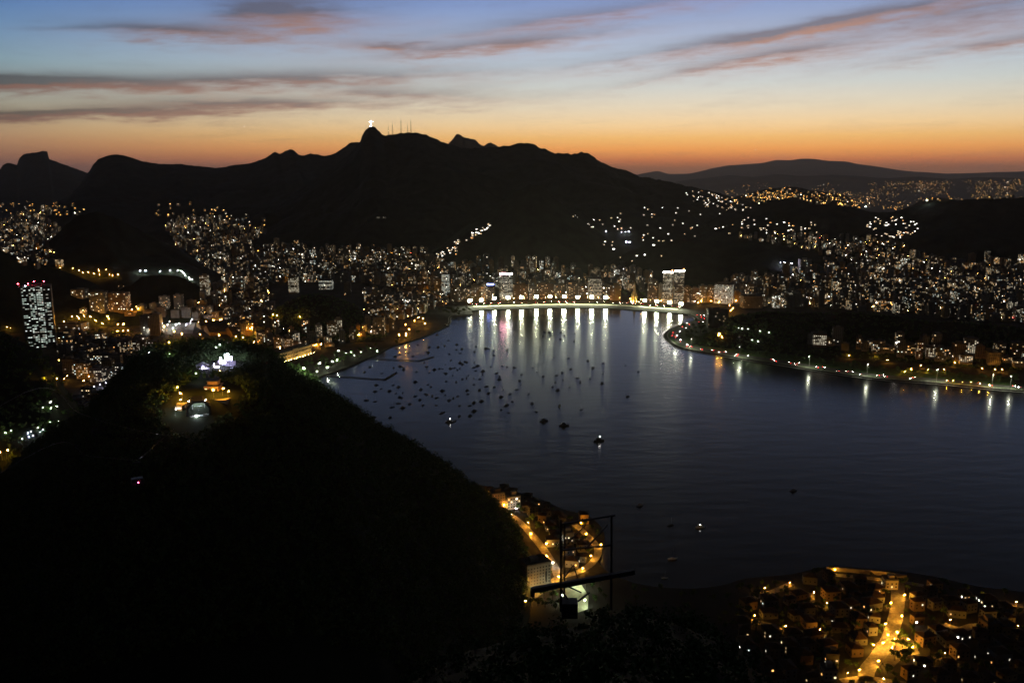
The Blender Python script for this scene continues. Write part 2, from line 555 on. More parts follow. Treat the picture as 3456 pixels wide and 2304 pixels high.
# far mountains beyond the northern suburbs
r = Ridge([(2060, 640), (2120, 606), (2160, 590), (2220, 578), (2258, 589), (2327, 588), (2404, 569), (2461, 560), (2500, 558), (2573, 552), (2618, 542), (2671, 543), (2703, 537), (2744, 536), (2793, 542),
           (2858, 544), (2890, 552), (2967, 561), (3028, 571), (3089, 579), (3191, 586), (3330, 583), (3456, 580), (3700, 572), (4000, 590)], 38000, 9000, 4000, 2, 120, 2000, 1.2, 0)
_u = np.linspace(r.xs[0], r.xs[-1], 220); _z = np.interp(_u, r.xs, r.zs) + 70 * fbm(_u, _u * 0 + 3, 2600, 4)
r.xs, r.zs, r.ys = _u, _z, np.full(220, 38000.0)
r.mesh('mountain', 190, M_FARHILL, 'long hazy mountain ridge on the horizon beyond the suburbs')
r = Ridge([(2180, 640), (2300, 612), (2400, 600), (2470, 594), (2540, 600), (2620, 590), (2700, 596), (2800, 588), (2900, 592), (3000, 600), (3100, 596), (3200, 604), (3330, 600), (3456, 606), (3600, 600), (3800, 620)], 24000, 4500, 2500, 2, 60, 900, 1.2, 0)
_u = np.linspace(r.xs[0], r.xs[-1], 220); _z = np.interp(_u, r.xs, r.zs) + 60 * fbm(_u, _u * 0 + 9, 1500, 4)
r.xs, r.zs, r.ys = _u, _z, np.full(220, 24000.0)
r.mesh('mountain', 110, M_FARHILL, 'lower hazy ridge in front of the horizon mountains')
# flat topped rock far to the left
r = Ridge([(-260, 600), (-120, 590), (-30, 580), (0, 574), (8, 559), (23, 549), (40, 552), (57, 557), (65, 534), (82, 519), (126, 514), (145, 509), (161, 511), (166, 536), (199, 549), (245, 565), (283, 579), (340, 600), (420, 640)],
          12500, 2600, 2200, 2, 60, 500, 1.3, 6, face=150)
r.mesh('mountain', 14, M_FOREST, 'distant flat topped rock mountain at the far end of the range')
r = Ridge([(270, 640), (290, 590), (302, 576), (316, 553), (333, 536), (364, 526), (390, 520), (417, 524), (444, 532), (478, 543), (536, 554), (612, 555), (670, 561), (727, 568), (746, 566), (804, 555), (842, 553), (896, 534),
           (926, 512), (945, 520), (965, 508), (988, 503), (1007, 522), (1026, 526), (1045, 517), (1068, 521), (1098, 527), (1129, 518), (1160, 499), (1183, 481), (1213, 479), (1260, 490), (1330, 560), (1400, 640)],
          7600, 2300, 1500, 2, 110, 420, 1.15, 7)
r.mesh('mountain', 17, M_FOREST, 'long forested ridge of domed peaks behind the city')
r = Ridge([(1450, 560), (1490, 510), (1516, 482), (1531, 466), (1542, 452), (1554, 455), (1565, 464), (1604, 471), (1612, 480), (1619, 487), (1634, 494), (1646, 483), (1657, 481), (1668, 487), (1690, 500), (1740, 520), (1800, 560)],
          10500, 1500, 1500, 2, 60, 400, 1.2, 8)
r.mesh('mountain', 18, M_FOREST, 'grey sharp topped peak showing behind the summit ridge')
CORC = Ridge([(880, 720), (980, 660), (1080, 590), (1150, 545), (1195, 510), (1214, 482), (1218, 472), (1222, 458), (1232, 443), (1247, 429), (1252, 427.5), (1265, 427.5), (1273, 439), (1284, 447), (1291, 460), (1309, 455), (1336, 453), (1366, 450),
              (1397, 449), (1431, 455), (1451, 462), (1481, 474), (1508, 484), (1560, 498), (1610, 500), (1634, 497), (1684, 495), (1715, 491), (1753, 482), (1791, 482), (1814, 495), (1845, 507), (1879, 518), (1925, 520), (1960, 514),
              (1986, 518), (2013, 537), (2059, 560), (2117, 578), (2155, 595), (2197, 602), (2251, 610), (2319, 629), (2365, 637), (2423, 652), (2500, 675), (2600, 700), (2750, 740)],
             5500, 1900, 1300, 2, 120, 380, 1.1, 10, face=1260)
CORC.mesh('mountain', 12, M_FOREST, 'dark forested mountain with the lit statue on its rock summit')
# hills of the suburbs
r = Ridge([(2380, 700), (2480, 665), (2581, 639), (2663, 630), (2703, 634), (2744, 644), (2846, 656), (2900, 690)], 8000, 900, 800, 2, 40, 250, 1.2, 8)
r.mesh('hill', 22, M_FOREST, 'low dark hill among the suburb lights')
r = Ridge([(3060, 700), (3110, 676), (3158, 665), (3232, 676), (3290, 700)], 7600, 500, 500, 2, 20, 200, 1.2, 8)
r.mesh('hill', 20, M_FOREST, 'small dark knoll in the middle of the suburb lights')
r = Ridge([(2380, 760), (2440, 722), (2483, 702), (2527, 684), (2585, 676), (2645, 673), (2720, 676), (2792, 676), (2830, 684), (2865, 698), (2940, 716), (3012, 716), (3070, 700), (3130, 686), (3232, 674), (3380, 669), (3456, 667), (3600, 665), (3800, 690)],
          4500, 800, 700, 2, 70, 260, 1.2, 7)
r.mesh('hill', 12, M_FOREST, 'dark wooded hills with houses in front of the suburbs')
DONA = Ridge([(1410, 900), (1440, 868), (1500, 818), (1560, 770), (1620, 728), (1680, 690), (1730, 655), (1790, 622), (1840, 632), (1880, 672), (1930, 722), (1975, 752), (2015, 778), (2060, 815), (2100, 850), (2140, 880)], 3700, 560, 600, 2, 45, 240, 1.05, 6)
DONA.mesh('hill', 9, M_FOREST, 'steep dark hill behind the beachfront with lights up its flank')
r = Ridge([(2060, 880), (2120, 850), (2200, 822), (2290, 806), (2400, 812), (2520, 822), (2620, 838), (2700, 860), (2760, 890)], 3350, 380, 500, 2, 40, 200, 1.1, 6)
r.mesh('hill', 9, M_FOREST, 'low black hill behind the tower with the lit crown')
r = Ridge([(120, 860), (180, 800), (225, 755), (270, 726), (330, 714), (400, 738), (470, 775), (540, 812), (600, 838), (650, 870), (690, 900)], 3200, 480, 500, 2, 50, 200, 1.1, 6)
r.mesh('hill', 9, M_FOREST, 'dark hump of a hill in the middle of the city lights')
r = Ridge([(-300, 760), (-150, 800), (0, 846), (80, 872), (160, 896), (250, 926), (330, 960), (400, 1000)], 2720, 230, 300, 2, 30, 160, 1.1, 6)
r.mesh('hill', 8, M_FOREST, 'black hillside behind the office tower')
r = Ridge([(420, 970), (480, 935), (540, 925), (600, 932), (650, 950), (700, 985)], 2640, 160, 160, 2, 14, 90, 1.1, 6)
r.mesh('hill', 7, M_FOREST, 'small wooded knoll before the lit tunnel road')
r = HILL_KNOLL = Ridge([(900, 1075), (950, 1030), (1010, 1003), (1060, 992), (1120, 1000), (1170, 1018), (1205, 1036), (1228, 1062), (1240, 1090)], 2180, 120, 190, 2, 16, 80, 0.95, 7)
r.mesh('hill', 6, M_FOREST, 'wooded knoll beside the bay road')
r = HILL_RIGHT = Ridge([(2430, 1110), (2467, 1072), (2574, 1054), (2734, 1059), (2894, 1058), (3001, 1066), (3161, 1090), (3295, 1092), (3428, 1106), (3560, 1130), (3700, 1180)], 2080, 90, 150, 2, 12, 90, 0.9, 7)
r.mesh('hill', 6, M_FOREST, 'dark wooded ridge behind the waterside apartment row')
r = HILL_LEFT = Ridge([(-500, 950), (-300, 1010), (-120, 1080), (0, 1126), (60, 1142), (130, 1172), (175, 1235), (215, 1300), (260, 1360), (330, 1420)], 1150, 420, 330, 2, 24, 110, 1.05, 6)
r.mesh('hill', 6, M_FOREST, 'black wooded hillside at the edge of the view below the office tower')
# the cable car hill in front
URCA = Ridge([(-500, 2100), (-300, 1900), (-120, 1740), (0, 1640), (88, 1538), (206, 1442), (294, 1392), (360, 1330), (410, 1275), (441, 1224), (514, 1180), (588, 1166), (691, 1158), (823, 1165), (911, 1192), (999, 1249), (1073, 1294),
              (1176, 1367), (1278, 1440), (1396, 1500), (1484, 1558), (1558, 1616), (1646, 1678), (1720, 1745), (1745, 1800), (1760, 1880), (1775, 1980)], 860, 430, 240, 2, 10, 70, 1.0, 3.0, (190, 0), face=800, slim=True)
URCA.mesh('hill', 3.2, M_FOREST, 'big dark wooded hill in front that carries the cable car station')
# ------------------------------------------------------------------ water, land, beach
def water_material():
    m = bpy.data.materials.new('bay_water')
    m.use_nodes = True
    nt = m.node_tree
    b = nt.nodes['Principled BSDF']
    b.inputs['Base Color'].default_value = (0.005, 0.006, 0.007, 1)
    b.inputs['IOR'].default_value = 1.333
    geo = nt.nodes.new('ShaderNodeNewGeometry')
    def noise(scale, vec, detail=3):
        n = nt.nodes.new('ShaderNodeTexNoise'); n.inputs['Scale'].default_value = scale; n.inputs['Detail'].default_value = detail
        nt.links.new(vec, n.inputs['Vector']); return n
    mp = nt.nodes.new('ShaderNodeMapping'); mp.inputs['Scale'].default_value = (0.45, 1.0, 1.0); mp.inputs['Rotation'].default_value = (0, 0, rad(-12))
    nt.links.new(geo.outputs['Position'], mp.inputs['Vector'])
    sw = noise(0.045, mp.outputs[0], 5)
    rp = noise(0.35, mp.outputs[0], 3)
    # wind patches: ruffled water off the beach and out in the bay, calmer among the moorings
    big = noise(0.0024, geo.outputs['Position'], 3)
    sp = nt.nodes.new('ShaderNodeSeparateXYZ'); nt.links.new(geo.outputs['Position'], sp.inputs[0])
    def mm(op, a, c):
        n = nt.nodes.new('ShaderNodeMath'); n.operation = op
        for i, v in enumerate((a, c)):
            if isinstance(v, (int, float)): n.inputs[i].default_value = v
            else: nt.links.new(v, n.inputs[i])
        return n.outputs[0]
    def blob(cx, cy, rx, ry):
        a = mm('DIVIDE', mm('SUBTRACT', sp.outputs[0], cx), rx); c = mm('DIVIDE', mm('SUBTRACT', sp.outputs[1], cy), ry)
        return mm('EXPONENT', mm('MULTIPLY', mm('ADD', mm('MULTIPLY', a, a), mm('MULTIPLY', c, c)), -1.0), 0.0)
    p1 = at_z(1850, 1330); p2 = at_z(1180, 1390)
    ruff = mm('ADD', mm('MULTIPLY', big.outputs[0], 0.06), mm('MULTIPLY', blob(p1.x, p1.y, 260, 220), 0.045))
    ruff = mm('SUBTRACT', ruff, mm('MULTIPLY', blob(p2.x, p2.y, 300, 420), 0.05))
    far = mm('MULTIPLY', mm('DIVIDE', mm('SUBTRACT', sp.outputs[1], 1900.0), 600.0), 0.085)
    cl_ = nt.nodes.new('ShaderNodeClamp'); nt.links.new(far, cl_.inputs[0]); cl_.inputs[1].default_value = 0.0; cl_.inputs[2].default_value = 0.085
    rough = mm('SUBTRACT', mm('ADD', ruff, 0.165), cl_.outputs[0])
    nt.links.new(rough, b.inputs['Roughness'])
    bp = nt.nodes.new('ShaderNodeBump'); bp.inputs['Strength'].default_value = 0.32; bp.inputs['Distance'].default_value = 1.2
    hgt = mm('ADD', mm('MULTIPLY', sw.outputs[0], 1.0), mm('MULTIPLY', rp.outputs[0], 0.18))
    nt.links.new(hgt, bp.inputs['Height'])
    nt.links.new(bp.outputs[0], b.inputs['Normal'])
    return m
W = 44000.0
mb = MB(); mb.quad((-W, -4000, 0), (W, -4000, 0), (W, W, 0), (-W, W, 0))
tag(mb.build('water', water_material()), 'dark rippled bay water', None, None, 'structure')

COAST_R = [(3456, 1323), (3348, 1315), (3161, 1296), (3001, 1285), (2841, 1266), (2680, 1240), (2520, 1216), (2400, 1196), (2333, 1184), (2284, 1172), (2256, 1154), (2242, 1138), (2246, 1124), (2266, 1110), (2292, 1100), (2322, 1090), (2345, 1080), (2340, 1070), (2323, 1063)]
COAST_B = [(2265, 1057), (2170, 1050), (2074, 1043), (1995, 1041), (1921, 1040), (1845, 1041), (1768, 1043), (1690, 1045), (1615, 1048)]
COAST_L = [(1590, 1052), (1592, 1062), (1550, 1068), (1522, 1072), (1516, 1096), (1450, 1130), (1374, 1156), (1317, 1173), (1278, 1194), (1183, 1237), (1144, 1252), (1087, 1271), (1060, 1284), (1037, 1296), (1150, 1395), (1300, 1490), (1450, 1588)]
COAST_U = [(1557, 1630), (1691, 1654), (1806, 1682), (1902, 1724), (1990, 1748), (2038, 1800), (2034, 1852), (2018, 1900), (2075, 1950), (2200, 1985), (2350, 1992), (2450, 1978), (2520, 1958), (2670, 1944), (2790, 1918), (2950, 1926), (3120, 1946), (3300, 1985), (3456, 2005), (3900, 2090)]
def smooth_line(pts, n=4):
    out = []
    for i in range(len(pts) - 1):
        p0, p1, p2, p3 = (Vector(pts[max(i - 1, 0)]), Vector(pts[i]), Vector(pts[i + 1]), Vector(pts[min(i + 2, len(pts) - 1)]))
        for k in range(n):
            t = k / n
            out.append(0.5 * ((2 * p1) + (p2 - p0) * t + (2 * p0 - 5 * p1 + 4 * p2 - p3) * t * t + (3 * p1 - p0 - 3 * p2 + p3) * t ** 3))
    out.append(Vector(pts[-1]))
    return out
def wline(pts):
    return [(at_z(*p).x, at_z(*p).y, 0) for p in pts]
shore_r = smooth_line(wline(COAST_R)); shore_b = smooth_line(wline(COAST_B)); shore_l = smooth_line(wline(COAST_L)); shore_u = smooth_line(wline(COAST_U))
coast = [(Vector((44000, 2600, 0))), Vector((6000, 2200, 0)), Vector((2600, 1650, 0))] + shore_r + shore_b + shore_l + shore_u + [Vector((900, 200, 0)), Vector((700, -3900, 0)), Vector((-43500, -3900, 0)), Vector((-43500, 43500, 0)), Vector((43500, 43500, 0))]
import bmesh
LANDZ = 2.4
bm = bmesh.new()
vs = [bm.verts.new((p.x, p.y, LANDZ)) for p in coast]
f = bm.faces.new(vs)
bmesh.ops.triangulate(bm, faces=[f])
n = len(vs)
lo = [bm.verts.new((p.x, p.y, -0.8)) for p in coast]
for i in range(n):
    j = (i + 1) % n
    bm.faces.new((vs[i], lo[i], lo[j], vs[j]))
bmesh.ops.recalc_face_normals(bm, faces=bm.faces)
me = bpy.data.meshes.new('land'); bm.to_mesh(me); bm.free()
me.materials.append(M_GROUND)
tag(put('land', me), 'low city ground around the bay', None, None, 'structure')

def inland(line, dist):
    """offset of a coast polyline to its right-hand (land) side"""
    out = []
    for i, p in enumerate(line):
        a = line[max(i - 1, 0)]; c = line[min(i + 1, len(line) - 1)]
        t = (c - a); t.z = 0; t.normalize()
        nrm = Vector((t.y, -t.x, 0))
        out.append(p + nrm * dist)
    return out
def strip(name, line, d0, d1, z0, z1, material, label):
    A, B = inland(line, d0), inland(line, d1)
    mb = MB()
    for i in range(len(A) - 1):
        mb.quad((A[i].x, A[i].y, z0), (A[i + 1].x, A[i + 1].y, z0), (B[i + 1].x, B[i + 1].y, z1), (B[i].x, B[i].y, z1))
    o = mb.build(name, material)
    tag(o, label, None, None, 'structure')
    return A, B
M_SAND = mat('beach_sand', (0.62, 0.57, 0.42), 0.95, 0.18, 0.08)
M_ROAD = mat('asphalt', (0.06, 0.058, 0.055), 0.85, 0.3, 0.3)
M_GRASS = mat('park_grass', (0.05, 0.085, 0.03), 0.95, 0.4, 0.1)
M_STONE = mat('sea_wall_stone', (0.25, 0.24, 0.22), 0.9, 0.3, 0.4)
M_PAVE = mat('promenade_paving', (0.26, 0.24, 0.21), 0.85, 0.25, 0.5)
# ------------------------------------------------------------------ lamps: light sources that stand in the place
def emat(name, col, st, sample=True):
    return mat(name, (0.5, 0.5, 0.5), 0.5, 0.02, 1.0, emit=col, strength=st, sample=sample)
SODIUM = (1.0, 0.42, 0.035)
L_SOD = emat('sodium_lamp', SODIUM, 3000)
L_SODN = emat('sodium_lamp_small', SODIUM, 1500)
L_WHITE = emat('white_lamp', (0.92, 0.97, 1.0), 1800)
L_GREENW = emat('halide_lamp', (0.90, 1.0, 0.66), 1700)
L_BEACH = emat('beach_floodlight', (0.96, 1.0, 0.66), 720)
L_DOWN = emat('road_floodlight', (0.95, 1.0, 0.72), 900)
L_VIOLET = emat('arc_floodlight', (0.66, 0.64, 1.0), 1500)
L_VDIM = emat('arc_floodlight_small', (0.70, 0.70, 1.0), 700)
L_HDIM = emat('halide_lamp_small', (0.88, 1.0, 0.62), 800)
L_SODX = emat('sodium_lamp_strong', SODIUM, 6500)
L_STAGE = emat('stage_floodlight', (0.66, 0.62, 1.0), 2600)
L_RED = emat('red_beacon', (1.0, 0.03, 0.05), 160, False)
L_HEAD = emat('headlight', (1.0, 0.95, 0.85), 130, False)
L_TAIL = emat('tail_light', (1.0, 0.02, 0.02), 60, False)
M_POLE = mat('galvanised_pole', (0.28, 0.28, 0.27), 0.5, 0.15, 2.0, metal=0.4)
M_DARK = mat('dark_steel', (0.03, 0.03, 0.032), 0.6, 0.3, 1.0, metal=0.3)

_lamp_meshes = {}
def lamp_parts(kind):
    if kind in _lamp_meshes:
        return _lamp_meshes[kind]
    p, l = MB(), MB()
    lm = {'sodium': L_SOD, 'white': L_WHITE, 'halide': L_GREENW, 'small': L_SODN, 'violet': L_VIOLET, 'stage': L_STAGE, 'violet_small': L_VDIM, 'halide_small': L_HDIM, 'sodium_strong': L_SODX}.get(kind)
    hgt = 8.5
    p.bar((0, 0, -0.5), (0, 0, hgt), 0.11, 0.07, 6)
    p.bar((0, 0, hgt), (1.4, 0, hgt + 0.5), 0.06, 0.05, 5)
    p.box(1.55, 0, hgt + 0.42, 0.8, 0.36, 0.2)
    l.octa((1.55, 0, hgt + 0.05), 0.40)
    _lamp_meshes[kind] = (p.mesh('pole', M_POLE), l.mesh('lamp_globe', lm))
    return _lamp_meshes[kind]
def street_lamp(loc, kind, label, group, rz=0.0, name='street_lamp', scale=1.0):
    t = thing(name, label, 'street lamp', loc, rz, group)
    a, b = lamp_parts(kind)
    put('pole', a, t); put('lamp_globe', b, t)
    if scale != 1.0:
        t.scale = (scale,) * 3
    return t
def along(line, step, off=0.0):
    """points every step metres along a polyline with its heading"""
    out = []; need = off
    for a, b in zip(line, line[1:]):
        a = Vector(a); b = Vector(b); L = (b - a).length
        while need <= L:
            q = a.lerp(b, need / max(L, 1e-6)); out.append((q, math.atan2(b.y - a.y, b.x - a.x))); need += step
        need -= L
    return out
def gline(pts, z=LANDZ):
    return [at_z(px, py, z) for px, py in pts]
def road(name, pts, width, label, z=LANDZ + 0.35, material=None, world_pts=None):
    line = smooth_line([(p.x, p.y, 0) for p in gline(pts)]) if world_pts is None else world_pts
    A, B = inland(line, -width / 2), inland(line, width / 2)
    mb = MB()
    for i in range(len(A) - 1):
        mb.quad((A[i].x, A[i].y, z), (B[i].x, B[i].y, z), (B[i + 1].x, B[i + 1].y, z), (A[i + 1].x, A[i + 1].y, z))
    o = mb.build(name, material or M_ROAD)
    tag(o, label, None, None, 'structure')
    return line

# beach, promenade, roads
bl = [p for p in shore_b]
strip('beach', bl, -6, 72, -0.15, 3.0, M_SAND, 'curved pale sand beach lit by floodlights')
strip('lawn', bl, 72, 96, 3.0, 3.05, M_GRASS, 'grass strip with trees behind the beach')
road('road', None, 26, 'avenue behind the beach', 3.0, None, inland(bl, 112))
road('road', None, 24, 'second avenue before the beachfront blocks', 3.05, None, inland(bl, 142))
strip('embankment', shore_r, -3, 9, -0.1, 2.9, M_STONE, 'stone sea wall along the curving shore road')
strip('lawn', shore_r, 9.2, 15, 2.85, 2.85, M_GRASS, 'grass verge beside the curving shore road')
strip('road', shore_r, 15, 40, 2.8, 2.8, M_ROAD, 'curving shore road with traffic')
strip('lawn', shore_r, 40.3, 110, 2.85, 2.85, M_GRASS, 'wooded park strip beside the shore road')
strip('embankment', shore_l[6:17], -2, 6, -0.1, 2.9, M_STONE, 'stone bank of the marina shore')

# big floodlight masts on the beach avenue
BEACH = [(222, 352), (325, 345), (438, 332), (560, 325), (680, 320), (810, 315), (930, 315), (1055, 315), (1177, 320), (1300, 320), (1423, 323), (1768, 348), (1875, 357), (1987, 368), (2088, 380)]
ORD = 'first second third fourth fifth sixth seventh eighth ninth tenth eleventh twelfth thirteenth fourteenth fifteenth sixteenth seventeenth eighteenth nineteenth'.split()
TENS = ['', '', 'twenty', 'thirty', 'forty', 'fifty', 'sixty', 'seventy', 'eighty', 'ninety']
TENTH = ['', '', 'twentieth', 'thirtieth', 'fortieth', 'fiftieth', 'sixtieth', 'seventieth', 'eightieth', 'ninetieth']
def ordinal(n):
    if n < 20: return ORD[n - 1]
    if n % 10 == 0: return TENTH[n // 10]
    return TENS[n // 10] + '-' + ORD[n % 10 - 1]
mast_p, mast_c = MB(), MB()
HM = 22.0
mast_p.bar((0, 0, -0.5), (0, 0, HM), 0.45, 0.25, 8)
for i in range(12):
    a, b2 = 2 * math.pi * i / 12, 2 * math.pi * (i + 1) / 12
    mast_c.bar((2.6 * math.cos(a), 2.6 * math.sin(a), HM), (2.6 * math.cos(b2), 2.6 * math.sin(b2), HM), 0.15, n=4)
for i in range(4):
    a = math.pi * i / 2
    mast_c.bar((0, 0, HM - 0.6), (2.6 * math.cos(a), 2.6 * math.sin(a), HM), 0.12, n=4)
mp_me, mc_me = mast_p.mesh('mast', M_POLE), mast_c.mesh('lamp_ring', M_POLE)
hd, hl = MB(), MB()
hd.box(0, 0.55, -1.5, 3.0, 0.9, 3.0)
hl.quad((-1.42, 0.02, -1.42), (1.42, 0.02, -1.42), (1.42, 0.02, 1.42), (-1.42, 0.02, 1.42))
hd_me, hl_me = hd.mesh('floodlight', M_DARK), hl.mesh('lens', L_BEACH)
BI = inland(bl, 88)
for i, (zx, zy) in enumerate(BEACH):
    px, py = 1500 + zx * 0.38265, 880 + zy * 0.38265
    # the foot stands on the avenue behind the sand, the crown where the light shows; its lamps face the beach
    bi = min(range(len(BI)), key=lambda q: abs(to_px((BI[q].x, BI[q].y, 24))[0] - px))
    p = at_y(px, py, BI[bi].y + 2)
    tg = BI[min(bi + 1, len(BI) - 1)] - BI[max(bi - 1, 0)]
    o = thing('floodlight_mast', 'blazing white floodlight mast behind the beach, %s of the row from the marina end' % ordinal(i + 1), 'light mast', (p.x, p.y, 2.9), math.atan2(tg.y, tg.x) + math.pi, 'beach floodlight masts')
    hs = p.z - 2.9
    mp = put('mast', mp_me, o); mp.scale = (1, 1, hs / HM)
    put('lamp_ring', mc_me, o, (0, 0, hs - HM))
    for kx in (-1, 0, 1):
        for kz in (0, 1):
            f_ = put('floodlight', hd_me, o, (kx * 3.3, -1.4, hs - 1.4 + kz * 3.3)); f_.rotation_euler = (rad(-24), 0, rad(kx * 14))
            put('lens', hl_me, f_)

# tall road masts along the shore road: lamps shine down, so from above only their light on the water shows
def down_mast(loc, rz, label, h=24.0):
    t = thing('road_mast', label, 'light mast', loc, rz, 'tall masts along the shore road')
    m = MB(); m.bar((0, 0, -0.5), (0, 0, h), 0.35, 0.18, 7); m.bar((-3.2, 0, h - 0.4), (3.2, 0, h - 0.4), 0.12, n=5); m.build('mast', M_POLE, t)
    for sx in (-1, 1):
        hmb = MB(); hmb.box(sx * 3.2, 0, h - 0.55, 1.9, 1.5, 0.5); lh = hmb.build('lamp_housing', M_POLE, t)
        g = MB(); g.quad((sx * 3.2 - 0.85, -0.65, h - 0.60), (sx * 3.2 - 0.85, 0.65, h - 0.60), (sx * 3.2 + 0.85, 0.65, h - 0.60), (sx * 3.2 + 0.85, -0.65, h - 0.60)); g.build('lens', L_DOWN, lh)
    return t
line_in = inland(shore_r, 13)
for k, tx in enumerate((2278, 2330, 2500, 2728, 2912, 3170, 3334, 3420)):
    p = min(line_in, key=lambda q: abs(to_px((q.x, q.y, 3))[0] - tx) + (999 if to_px((q.x, q.y, 3))[1] < 1130 else 0))
    down_mast((p.x, p.y, 2.8), rad(60), 'tall twin-armed mast on the shore road, %s from the bend' % ordinal(k + 1))
# ------------------------------------------------------------------ buildings
GLASS = mat('dark_glass', (0.02, 0.022, 0.025), 0.25, 0.1, 1.0)
WINM = [GLASS, emat('window_warm_dim', (1.0, 0.66, 0.30), 0.8, False), emat('window_warm', (1.0, 0.72, 0.38), 2.2, False), emat('window_neutral', (1.0, 0.90, 0.68), 1.4, False),
        emat('window_bright', (1.0, 0.94, 0.78), 6.0, False), emat('window_cool', (0.78, 0.98, 0.92), 2.0, False), emat('window_orange', (1.0, 0.45, 0.12), 2.6, False), emat('window_glare', (1.0, 0.96, 0.9), 22.0, False)]
TONES = [('beige', mat('wall_beige', (0.26, 0.23, 0.17), 0.85, 0.2, 0.12)), ('grey', mat('wall_grey', (0.15, 0.15, 0.148), 0.85, 0.2, 0.12)), ('brown', mat('wall_brown', (0.15, 0.105, 0.07), 0.85, 0.2, 0.12)),
         ('cream', mat('wall_cream', (0.38, 0.34, 0.27), 0.85, 0.15, 0.12)), ('concrete', mat('wall_concrete', (0.11, 0.108, 0.10), 0.9, 0.25, 0.12)), ('ochre', mat('wall_ochre', (0.24, 0.165, 0.08), 0.85, 0.2, 0.12))]
M_ROOF = mat('flat_roof', (0.09, 0.085, 0.08), 0.9, 0.3, 0.2)
M_TILE = mat('roof_tiles', (0.05, 0.03, 0.022), 0.9, 0.3, 0.6)
WINM += [emat('office_window_dim', (1.0, 0.88, 0.62), 0.55, False), emat('office_window', (1.0, 0.90, 0.66), 1.2, False), emat('office_window_cool', (0.86, 1.0, 0.9), 0.9, False)]
PAL = {'dim': [(1, 6), (8, 4), (9, 2), (6, 1), (5, 0.5)], 'office_warm': [(8, 5), (9, 4), (2, 0.4)], 'office_cool': [(8, 2), (10, 5), (9, 3), (4, 0.3)], 'mix': [(1, 6), (2, 4), (3, 4), (4, 1.8), (5, 1.2), (6, 1.2), (7, 0.3)], 'cool': [(3, 5), (4, 2), (5, 4), (1, 4), (7, 0.25)], 'warm': [(1, 6), (2, 4), (3, 3), (6, 2), (4, 1), (7, 0.15)], 'far': [(2, 4), (4, 5), (7, 1.5), (6, 2), (5, 1)]}
def pick(pal):
    t = PAL[pal]; s = R.random() * sum(w for _, w in t)
    for k, w in t:
        s -= w
        if s <= 0: return k
    return t[-1][0]
def panes(mb, sp, everything, local=True):
    """window panes on the sides that can be seen from over the bay"""
    w, d, h, rot = sp['w'], sp['d'], sp['h'], sp['rot']
    ca, sa = math.cos(rot), math.sin(rot)
    ox, oy, oz = (0, 0, 0) if local else (sp['x'], sp['y'], sp['z'])
    vx, vy = -sp['x'], -sp['y']
    vl = math.hypot(vx, vy); vx /= vl; vy /= vl
    fh = sp.get('fh', 3.1); cw = sp.get('cw', 3.4); pw = sp.get('pw', 1.9); ph = sp.get('ph', 1.45)
    for (nx, ny, wid, dep) in ((0, -1, w, d), (1, 0, d, w), (-1, 0, d, w), (0, 1, w, d)):
        gx, gy = nx * ca - ny * sa, nx * sa + ny * ca
        if gx * vx + gy * vy < 0.04:
            continue
        cols = max(1, int((wid - 1.0) / cw)); rows = max(1, int((h - 2.2) / fh))
        tx, ty = -ny, nx
        for r_ in range(rows):
            zc = 2.2 + r_ * fh + 0.5 * ph + 0.3
            rowlit = sp['lit'] * (R.choice((0.25, 0.6, 1.0, 1.5, 2.0)) if sp.get('band') else 1.0)
            for c_ in range(cols):
                lit = R.random() < rowlit
                if not lit and not everything:
                    continue
                u = (c_ + 0.5) * (wid / cols) - wid / 2
                mi = pick(sp['pal']) if lit else 0
                ww = pw * (R.uniform(0.8, 1.2) if lit else 1)
                P = []
                for (du, dzz) in ((-ww / 2, -ph / 2), (ww / 2, -ph / 2), (ww / 2, ph / 2), (-ww / 2, ph / 2)):
                    lx, ly = nx * (dep / 2 + 0.12) + tx * (u + du), ny * (dep / 2 + 0.12) + ty * (u + du)
                    if local:
                        P.append((lx, ly, zc + dzz))
                    else:
                        P.append((ox + lx * ca - ly * sa, oy + lx * sa + ly * ca, oz + zc + dzz))
                mb.quad(*P, mi=mi)
